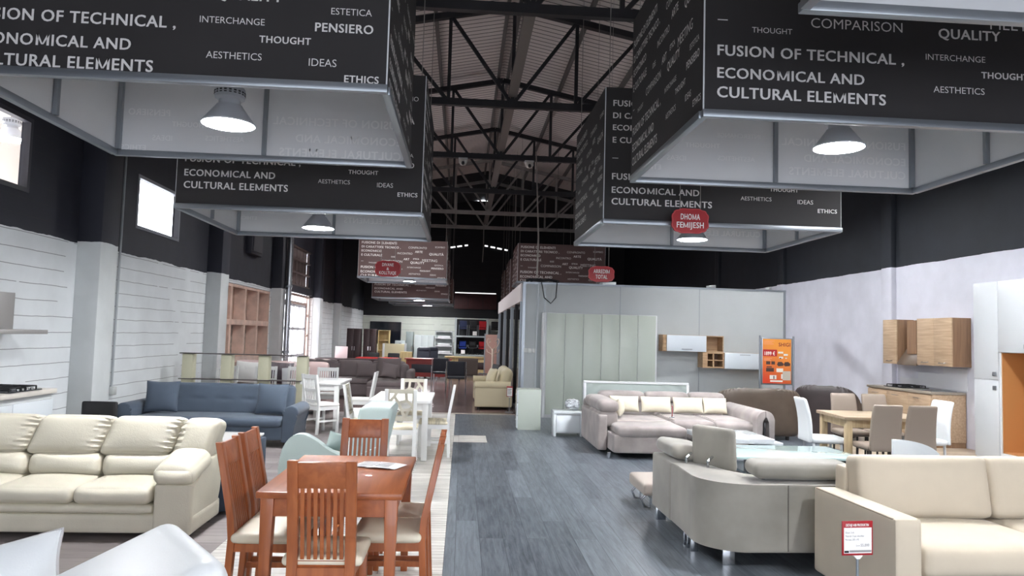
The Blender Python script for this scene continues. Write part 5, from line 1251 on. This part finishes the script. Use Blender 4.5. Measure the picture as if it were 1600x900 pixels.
# ---- price card on a pole
def price_stand(name, label, x, y, zc, w_, h, rot, full):
    t = thing(name, label, 'price card', (x, y, .003), rot)
    MB().lathe([(.09, 0), (.09, .008), (.02, .014), (.001, .014)], 20).build('foot', M_alu, t)
    MB().cyl((0, 0, .012), (0, 0, zc-h/2), .008).build('pole', M_alu, t)
    MB().bar((0, 0, zc-h/2-.02), (0, 0, zc-h/2), .02, .02, (0, 1, 0), w1=.06, d1=.02).build('clip', M_swhite, t)
    MB().box(-w_/2, w_/2, -.004, .004, zc-h/2, zc+h/2, .002).build('frame', M_red, t)
    cd = MB().box(-w_/2+.01, w_/2-.01, -.006, -.004, zc-h/2+.012, zc+h/2-.012-(.026 if full else .02)).build('card', M_swhite, t)
    if full:
        F = lambda x, z: face_matrix((x, -.0068, z), (1, 0, 0))
        MB().text('DETAJE MBI PRODUKTIN', 1, face_matrix((-w_/2+.022, -.0052, zc+h/2-.03), (1, 0, 0)), True, width=w_-.05, height=.015).build('header_lettering', M_swhite, t)
        mb = MB()
        mb.text('Divan 3-sh', 1, F(-w_/2+.018, zc+.028), width=.055, height=.0105).text('Materiali: Copë mikrofibër', 1, F(-w_/2+.018, zc+.008), width=.12, height=.0105).text('Permasa: 205 x 95', 1, F(-w_/2+.018, zc-.012), width=.085, height=.0105)
        mb.text('Çmimi', 1, F(-.012, zc-.045), width=.024, height=.008).text('55,000', 1, F(.017, zc-.047), width=.055, height=.016)
        mb.build('lettering', mat('print grey', (70, 70, 74)), cd)
        MB().box(-w_/2+.044, w_/2-.012, -.0066, -.006, zc-h/2+.018, zc-h/2+.03).build('grey_band', mat('band grey', (150, 148, 148)), cd)
        MB().box(-w_/2+.012, -w_/2+.04, -.0067, -.006, zc-h/2+.016, zc-h/2+.028).build('logo_mark', M_black, cd)
    else:
        mb = MB()
        for q in range(4): mb.box(-w_*.35, w_*(.2 if q % 2 else .3), -.0066, -.006, zc+.04-.03*q, zc+.048-.03*q)
        mb.build('print', mat('print grey', (70, 70, 74)), cd)
    return t
price_stand('price_card_stand', 'red framed price card on a pole before the sand sofa arm', 2.32, 4.2, .507, .195, .195, .1, True)

# ---- tan loveseat by the glass office, with its cushions and card
M_tan = mat('tan beige leather', (204, 192, 160), .5)
lv = thing('tan_sofa', 'tan beige leather sofa facing the aisle beside the glass office', 'sofa', (.74, 17.35, .002), -PI/2)
MB().soft((0, .0, .22), (2.3, .8, .32), .03).build('base', M_tan, lv)
for k in (-1, 0, 1): MB().soft((k*.64, -.08, .40), (.64, .66, .13), .05, (0, 0, .02)).build('seat_cushion', mat('tan light', (222, 212, 186), .5), lv); MB().soft((k*.64, .27, .66), (.64, .24, .44), .1, (0, .02, .02), 10, (-.25, 0, 0)).build('back_cushion', M_tan, lv)
for s in (-1, 1): MB().soft((s*1.1, -.02, .28), (.16, .8, .44), .02).build('arm', M_tan, lv); MB().cyl((s*1.1, -.43, .52), (s*1.1, .36, .52), .095, seg=18).build('arm_roll', M_tan, lv)
for s in (-1, 1):
    for y in (-.33, .33): MB().cyl((s*1.05, y, 0), (s*1.05, y, .06), .03).build('foot', M_foot, lv)
for k, y in enumerate((16.68, 17.14)):
    c = thing('tan_cushion', ['tan cushion on the tan sofa, nearer one', 'tan cushion on the tan sofa, farther one'][k], 'cushion', (.70, y, .5), -PI/2+.3, 'tan sofa cushions')
    MB().pillow((0, 0, .19), .4, .38, .15, (-.35, 0, 0)).build('cover', M_tan, c)
price_stand('price_card_stand', 'red framed price card on a thin pole at the end of the tan sofa', 1.05, 15.75, .44, .13, .22, 0, False)

# ------------------------------------------------------------------ office furniture far back
M_wen = wood('dark wenge', (62, 44, 44), (46, 32, 34), .4, 2, 5)
M_mah = wood('mahogany', (142, 46, 38), (110, 34, 30), .35, 0, 5)
M_lo = wood('light office oak', (206, 184, 134), (184, 160, 112), .5, 2, 5)
def cabinet(name, label, x, y, w_, d, h, m, doors=2, group=None, hm=None):
    t = thing(name, label, 'cabinet', (x, y, 0), 0, group)
    MB().box(-w_/2, w_/2, -d/2, d/2, 0, h, .004).build('body', m, t)
    for k in range(doors):
        a = -w_/2+w_*k/doors; c = a+w_/doors
        dd = MB().box(a+.004, c-.004, -d/2-.02, -d/2, .05, h-.02, .002).build('door', m, t)
        MB().box((c-.06 if k % 2 == 0 else a+.03), (c-.03 if k % 2 == 0 else a+.06), -d/2-.04, -d/2-.02, h*.5, h*.5+.16).build('handle', hm or M_chrome, dd)
    return t
cabinet('office_wardrobe', 'dark wenge office wardrobe against the left wall, left one', -4.35, 30.3, .55, .5, 1.75, M_wen, 2, 'dark office wardrobes')
cabinet('office_wardrobe', 'dark wenge office wardrobe against the left wall, right one', -3.75, 30.6, .5, .5, 1.75, M_wen, 2, 'dark office wardrobes')
ob = thing('open_bookcase', 'light oak open bookcase beside the dark wardrobes', 'bookcase', (-3.22, 30.9, 0))
for s in (-1, 1): MB().box(s*.22-.012, s*.22+.012, -.2, .2, 0, 1.72).build('side_panel', M_lo, ob)
for k in range(5): MB().box(-.21, .21, -.2, .2, .05+k*.41, .075+k*.41).build('shelf', M_lo, ob)
MB().box(-.21, .21, .19, .2, .05, 1.7).build('back_panel', M_lo, ob)
bb = thing('black_display_board', 'large black glossy board on the back wall', 'display board', (-3.85, YB-.05, 1.05))
MB().box(-.78, .78, -.03, .03, 0, 1.12, .006).build('frame', M_black, bb); MB().box(-.75, .75, -.035, -.03, .03, 1.09).build('screen', mat('black gloss', (22, 26, 34), .08), bb)
M_mtl = mat('office grey metal', (176, 184, 184), .45)
cabinet('metal_cabinet', 'narrow grey metal cabinet near the back wall', -2.56, 36.6, .34, .5, 1.7, mat('grey green metal', (128, 138, 138), .45), 1)
cabinet('metal_cabinet', 'wide white metal cabinet near the back wall', -1.85, 36.8, .98, .5, 1.55, M_mtl, 3)
fc = thing('filing_cabinet', 'pale grey filing cabinet by the back wall', 'filing cabinet', (-3.0, 36.5, 0))
MB().box(-.25, .25, -.25, .25, 0, 1.25, .004).build('body', M_mtl, fc)
for k in range(4):
    d_ = MB().box(-.235, .235, -.27, -.25, .03+k*.305, .32+k*.305, .003).build('drawer', M_mtl, fc); MB().box(-.06, .06, -.285, -.27, .2+k*.305, .22+k*.305).build('handle', M_black, d_)
ws = thing('metal_shelf', 'white metal open shelf near the back wall', 'shelf unit', (-.88, 36.6, 0))
for sx in (-.42, .42):
    for sy in (-.2, .2): MB().box(sx-.02, sx+.02, sy-.02, sy+.02, 0, 1.78).build('upright', M_mtl, ws)
for z in (.3, .67, 1.04, 1.41, 1.75): MB().box(-.42, .42, -.2, .2, z-.02, z+.02).build('shelf', M_white, ws)
MB().box(-.42, .42, .19, .2, .02, 1.75).build('back_panel', M_mtl, ws)
for k, z in enumerate((.694, 1.064, 1.434)): tag(MB().box(-.3, .3, -.15, .15, 0, .1, .004).build('document_box', M_white, loc=(-.88, 36.55, z)), ['white box on the lower', 'white box on the middle', 'white box on the upper'][k]+' level of the white metal shelf', 'box', 'boxes on the metal shelf')
rk = thing('chair_rack', 'tall steel rack displaying office chairs on its shelves at the back wall', 'rack', (.62, 36.8, 0))
for x in (-.95, .62, 1.3):
    for y in (-.35, .35): MB().box(x-.05, x+.05, y-.04, y+.04, 0, 2.45).build('upright', M_mtl, rk)
for z in (.62, 1.55): MB().box(-1.0, 1.35, -.4, .4, z-.05, z+.03).build('shelf', M_mtl, rk)
MB().box(-.9, .6, .36, .38, .7, 2.4).build('back_panel', mat('rack back', (30, 30, 34), .7), rk)
def office_chair(kind, m):
    t = thing('office_chair', '', 'office chair', group='chairs on the steel rack')
    MB().soft((0, 0, .42), (.48, .46, .08), .035, (0, 0, .01)).build('seat', m, t)
    MB().soft((0, .22, .68), (.44, .07, .38), .03, (0, .01, 0), 8, (-.12, 0, 0)).build('backrest', m, t)
    if kind == 'frame':
        for s in (-1, 1): MB().tube([(s*.24, .2, .02), (s*.24, -.2, .02), (s*.24, -.2, .62), (s*.24, .18, .62)], .012, 6).build('leg', M_alu, t)
    else:
        MB().cyl((0, 0, .08), (0, 0, .4), .03).build('column', M_black, t)
        for k in range(5): a = 2*PI*k/5; MB().bar((0, 0, .09), (.28*math.cos(a), .28*math.sin(a), .05), .04, .03).build('leg', M_black, t); MB().cyl((.28*math.cos(a), .28*math.sin(a)-.015, .028), (.28*math.cos(a), .28*math.sin(a)+.015, .028), .027, seg=10).build('caster', M_black, t)
        for s in (-1, 1): MB().tube([(s*.22, .1, .42), (s*.29, .08, .5), (s*.29, .08, .6), (s*.28, -.15, .62)], .018, 6).build('arm', M_alu, t)
    return t
M_cb = mat('chair blue', (34, 62, 150), .8); M_cr = mat('chair red', (178, 26, 36), .8); M_cn = mat('chair navy', (38, 46, 78), .8)
for nm, m, x, z in (('navy', M_cn, -.62, 1.58), ('charcoal', M_black, -.12, 1.58), ('red', M_cr, .36, 1.58), ('black', M_black, .97, 1.58)):
    t = office_chair('frame', m); t.location = (.66+x, 36.75, z); t.scale = (.85,)*3; t['label'] = nm+' chair on the top level of the steel rack'
for nm, m, x, z in (('blue', M_cb, -.62, .65), ('black', M_black, -.12, .65), ('red', M_cr, .36, .65)):
    t = office_chair('swivel', m); t.location = (.66+x, 36.72, z); t.scale = (.76,)*3; t['label'] = nm+' swivel chair on the middle level of the steel rack'
for x, z, y in ((-.55, .68, 36.36), (.0, 1.60, 36.36)):
    tag(MB().box(-.1, .1, -.005, .005, 0, .2).build('price_paper', M_swhite, loc=(.62+x, y, z)), 'white price paper on the %s shelf edge of the steel rack' % ('middle' if z < 1 else 'top'), 'price paper', 'papers on the rack')
# desks
def desk(label, x, y, w_, d, m, mp, h=.75, rot=0, group='office desks'):
    t = thing('office_desk', label, 'desk', (x, y, 0), rot, group)
    MB().box(-w_/2-.05, w_/2+.05, -d/2-.05, d/2+.05, h-.035, h, .006).build('desktop', m, t)
    for s in (-1, 1): MB().box(s*(w_/2-.03)-.02, s*(w_/2-.03)+.02, -d/2+.02, d/2-.02, 0.02, h-.035).build('side_panel', m, t)
    MB().box(-w_/2+.05, w_/2-.05, -d/2+.05, -d/2+.075, .12, h-.035).build('front_panel', m, t)
    MB().box(-w_/2+.2, w_/2-.2, -d/2+.035, -d/2+.05, .27, h-.2, .004).build('modesty_inset', mp, t)
    for s in (-.8, -.4, .4, .8): MB().cyl((s*w_/2, -d/2+.06, 0), (s*w_/2, -d/2+.06, .13), .03).build('foot', M_alu, t)
    return t
desk('red mahogany desk with a dark inset front, facing the aisle', -1.15, 26.3, 1.55, .75, M_mah, mat('inset navy', (34, 38, 46), .4))
desk('long dark wenge desk behind the grey corner sofa', -3.5, 24.3, 2.2, .7, M_wen, M_wen)
desk('dark desk with a red top beyond the long wenge desk', -2.9, 25.9, 1.3, .7, mat('red desk top', (196, 36, 36), .4), M_wen)
desk('light oak desk with a dark front before the rack', .25, 29.4, 1.7, .8, M_lo, M_wen)
dd = thing('brown_screen', 'dark brown office screen panel right of the visitor chairs', 'screen', (.25, 26.8, 0)); MB().soft((0, 0, .46), (.72, .05, .62), .02).build('panel', mat('screen brown', (66, 56, 50), .7), dd)
for s in (-1, 1): MB().box(s*.3-.03, s*.3+.03, -.15, .15, 0, .16).build('foot', M_black, dd)
ox = thing('oak_cabinet', 'light oak office cabinet left of the executive chairs', 'cabinet', (-2.08, 28.2, 0)); MB().box(-.22, .22, -.22, .22, 0, .92, .004).build('body', M_lo, ox); MB().box(-.2, .2, -.24, -.22, .05, .88).build('door', M_lo, ox)
cs = thing('cream_screen', 'cream office divider beyond the dark desks', 'screen', (-2.6, 28.9, 0)); MB().box(-.42, .42, -.02, .02, .7, 1.2, .004).build('panel', mat('cream board', (222, 212, 176), .6), cs); MB().box(.38, .46, -.03, .03, 0, 1.22, .004).box(-.46, -.38, -.03, .03, 0, 1.2, .004).build('post', M_white, cs)
pn = thing('pink_board', 'pale pink board standing on the long dark desk', 'board', (-3.9, 24.35, .752)); MB().cbox((0, 0, .19), (.40, .02, .38), (-.1, 0, 0), .004).build('panel', mat('pale pink board', (232, 206, 204), .6), pn)
def exec_chair(label, x, y, rot):
    t = thing('executive_chair', label, 'office chair', (x, y, 0), rot, 'executive chairs'); m = mat('navy black leather', (40, 44, 56), .4)
    MB().soft((0, 0, .5), (.54, .5, .12), .05, (0, 0, .02)).build('seat', m, t)
    MB().soft((0, .26, .83), (.5, .13, .54), .06, (0, .02, 0), 10, (-.1, 0, 0)).build('backrest', m, t)
    MB().soft((0, .24, 1.04), (.42, .12, .16), .05, (0, .02, 0), 8, (-.1, 0, 0)).build('headrest', m, t)
    for s in (-1, 1): MB().soft((s*.29, 0, .68), (.07, .36, .06), .025).bar((s*.29, -.1, .5), (s*.29, -.1, .66), .04, .05).build('arm', m, t)
    MB().cyl((0, 0, .1), (0, 0, .44), .035).build('column', M_black, t)
    for k in range(5): a = 2*PI*k/5; MB().bar((0, 0, .1), (.3*math.cos(a), .3*math.sin(a), .055), .05, .035).build('leg', M_black, t); MB().cyl((.3*math.cos(a), .3*math.sin(a)-.015, .03), (.3*math.cos(a), .3*math.sin(a)+.015, .03), .03, seg=10).build('caster', M_black, t)
    return t
exec_chair('navy black executive chair behind the red desk, front one', -1.4, 27.35, .0)
exec_chair('navy black executive chair behind the red desk, rear one partly hidden', -1.1, 28.1, .15)
def visitor(label, x, y, rot, s=1.):
    t = thing('visitor_chair', label, 'chair', (x, y, 0), rot, 'black visitor chairs'); m = mat('black mesh', (30, 34, 44), .6)
    MB().soft((0, 0, .45), (.48, .46, .06), .025).build('seat', m, t)
    MB().soft((0, .24, .70), (.47, .04, .40), .018, (0, .01, 0), 8, (-.1, 0, 0)).build('backrest', m, t)
    for q in (-1, 1):
        MB().tube([(q*.27, .27, 0), (q*.27, .27, .64), (q*.27, .12, .68), (q*.27, -.2, .66), (q*.27, -.24, .6), (q*.27, -.22, 0)], .018, 8).build('leg', M_chrome, t)
        MB().tube([(q*.26, .25, .45), (q*.26, .30, .9)], .014, 8).build('back_post', M_chrome, t)
    return t
visitor('black visitor chair with chrome legs before the red desk, nearer right one', -.13, 20.3, PI)
visitor('black visitor chair with chrome legs before the red desk, farther left one', -.58, 22.6, PI-.1)
for k, (x, y, r) in enumerate(((-3.2, 27.6, .3), (-2.55, 27.4, -.2))):
    t = office_chair('swivel', M_black); t.location = (x, y, .0); t.rotation_euler = (0, 0, r); t['group'] = 'black desk chairs'; t['label'] = ['black swivel desk chair behind the red topped desk, left one', 'black swivel desk chair behind the red topped desk, right one'][k]
t = office_chair('swivel', M_black); t.location = (.72, 19.35, 0); t.rotation_euler = (0, 0, -PI/2+.4); t['group'] = 'black desk chairs'; t['label'] = 'black swivel chair with chrome arms just beyond the tan sofa'
cst = thing('coat_stand', 'cream curly metal coat stand by the glass office', 'coat stand', (1.0, 23.6, 0)); M_ci = mat('cream iron', (216, 196, 178), .5)
MB().cyl((0, 0, .05), (0, 0, 1.2), .04).build('pole', M_ci, cst)
for s in (-1, 1):
    MB().tube([(0, 0, 1.05), (s*.05, 0, 1.2), (s*.15, 0, 1.3), (s*.2, 0, 1.42), (s*.17, 0, 1.52), (s*.1, 0, 1.5), (s*.08, 0, 1.42), (s*.13, 0, 1.4)], .016, 6).build('hook', M_ci, cst)
    MB().tube([(0, 0, 1.0), (s*.1, 0, 1.06), (s*.18, 0, 1.1), (s*.2, 0, 1.18)], .016, 6).build('hook', M_ci, cst)
for k in range(4): a = PI/4+PI/2*k; MB().tube([(0, 0, .3), (.1*math.cos(a), .1*math.sin(a), .1), (.22*math.cos(a), .22*math.sin(a), .02)], .016, 6).build('foot', M_ci, cst)
pkc = thing('pink_screen', 'salmon pink tall panel behind the coat stand', 'screen', (1.02, 25.7, 0)); MB().box(-.2, .2, -.02, .02, 0, 1.65, .004).build('panel', mat('salmon laminate', (176, 138, 126)), pkc); MB().box(-.24, -.2, -.03, .03, 0, 1.68).box(.2, .24, -.03, .03, 0, 1.68).build('post', M_alu, pkc)
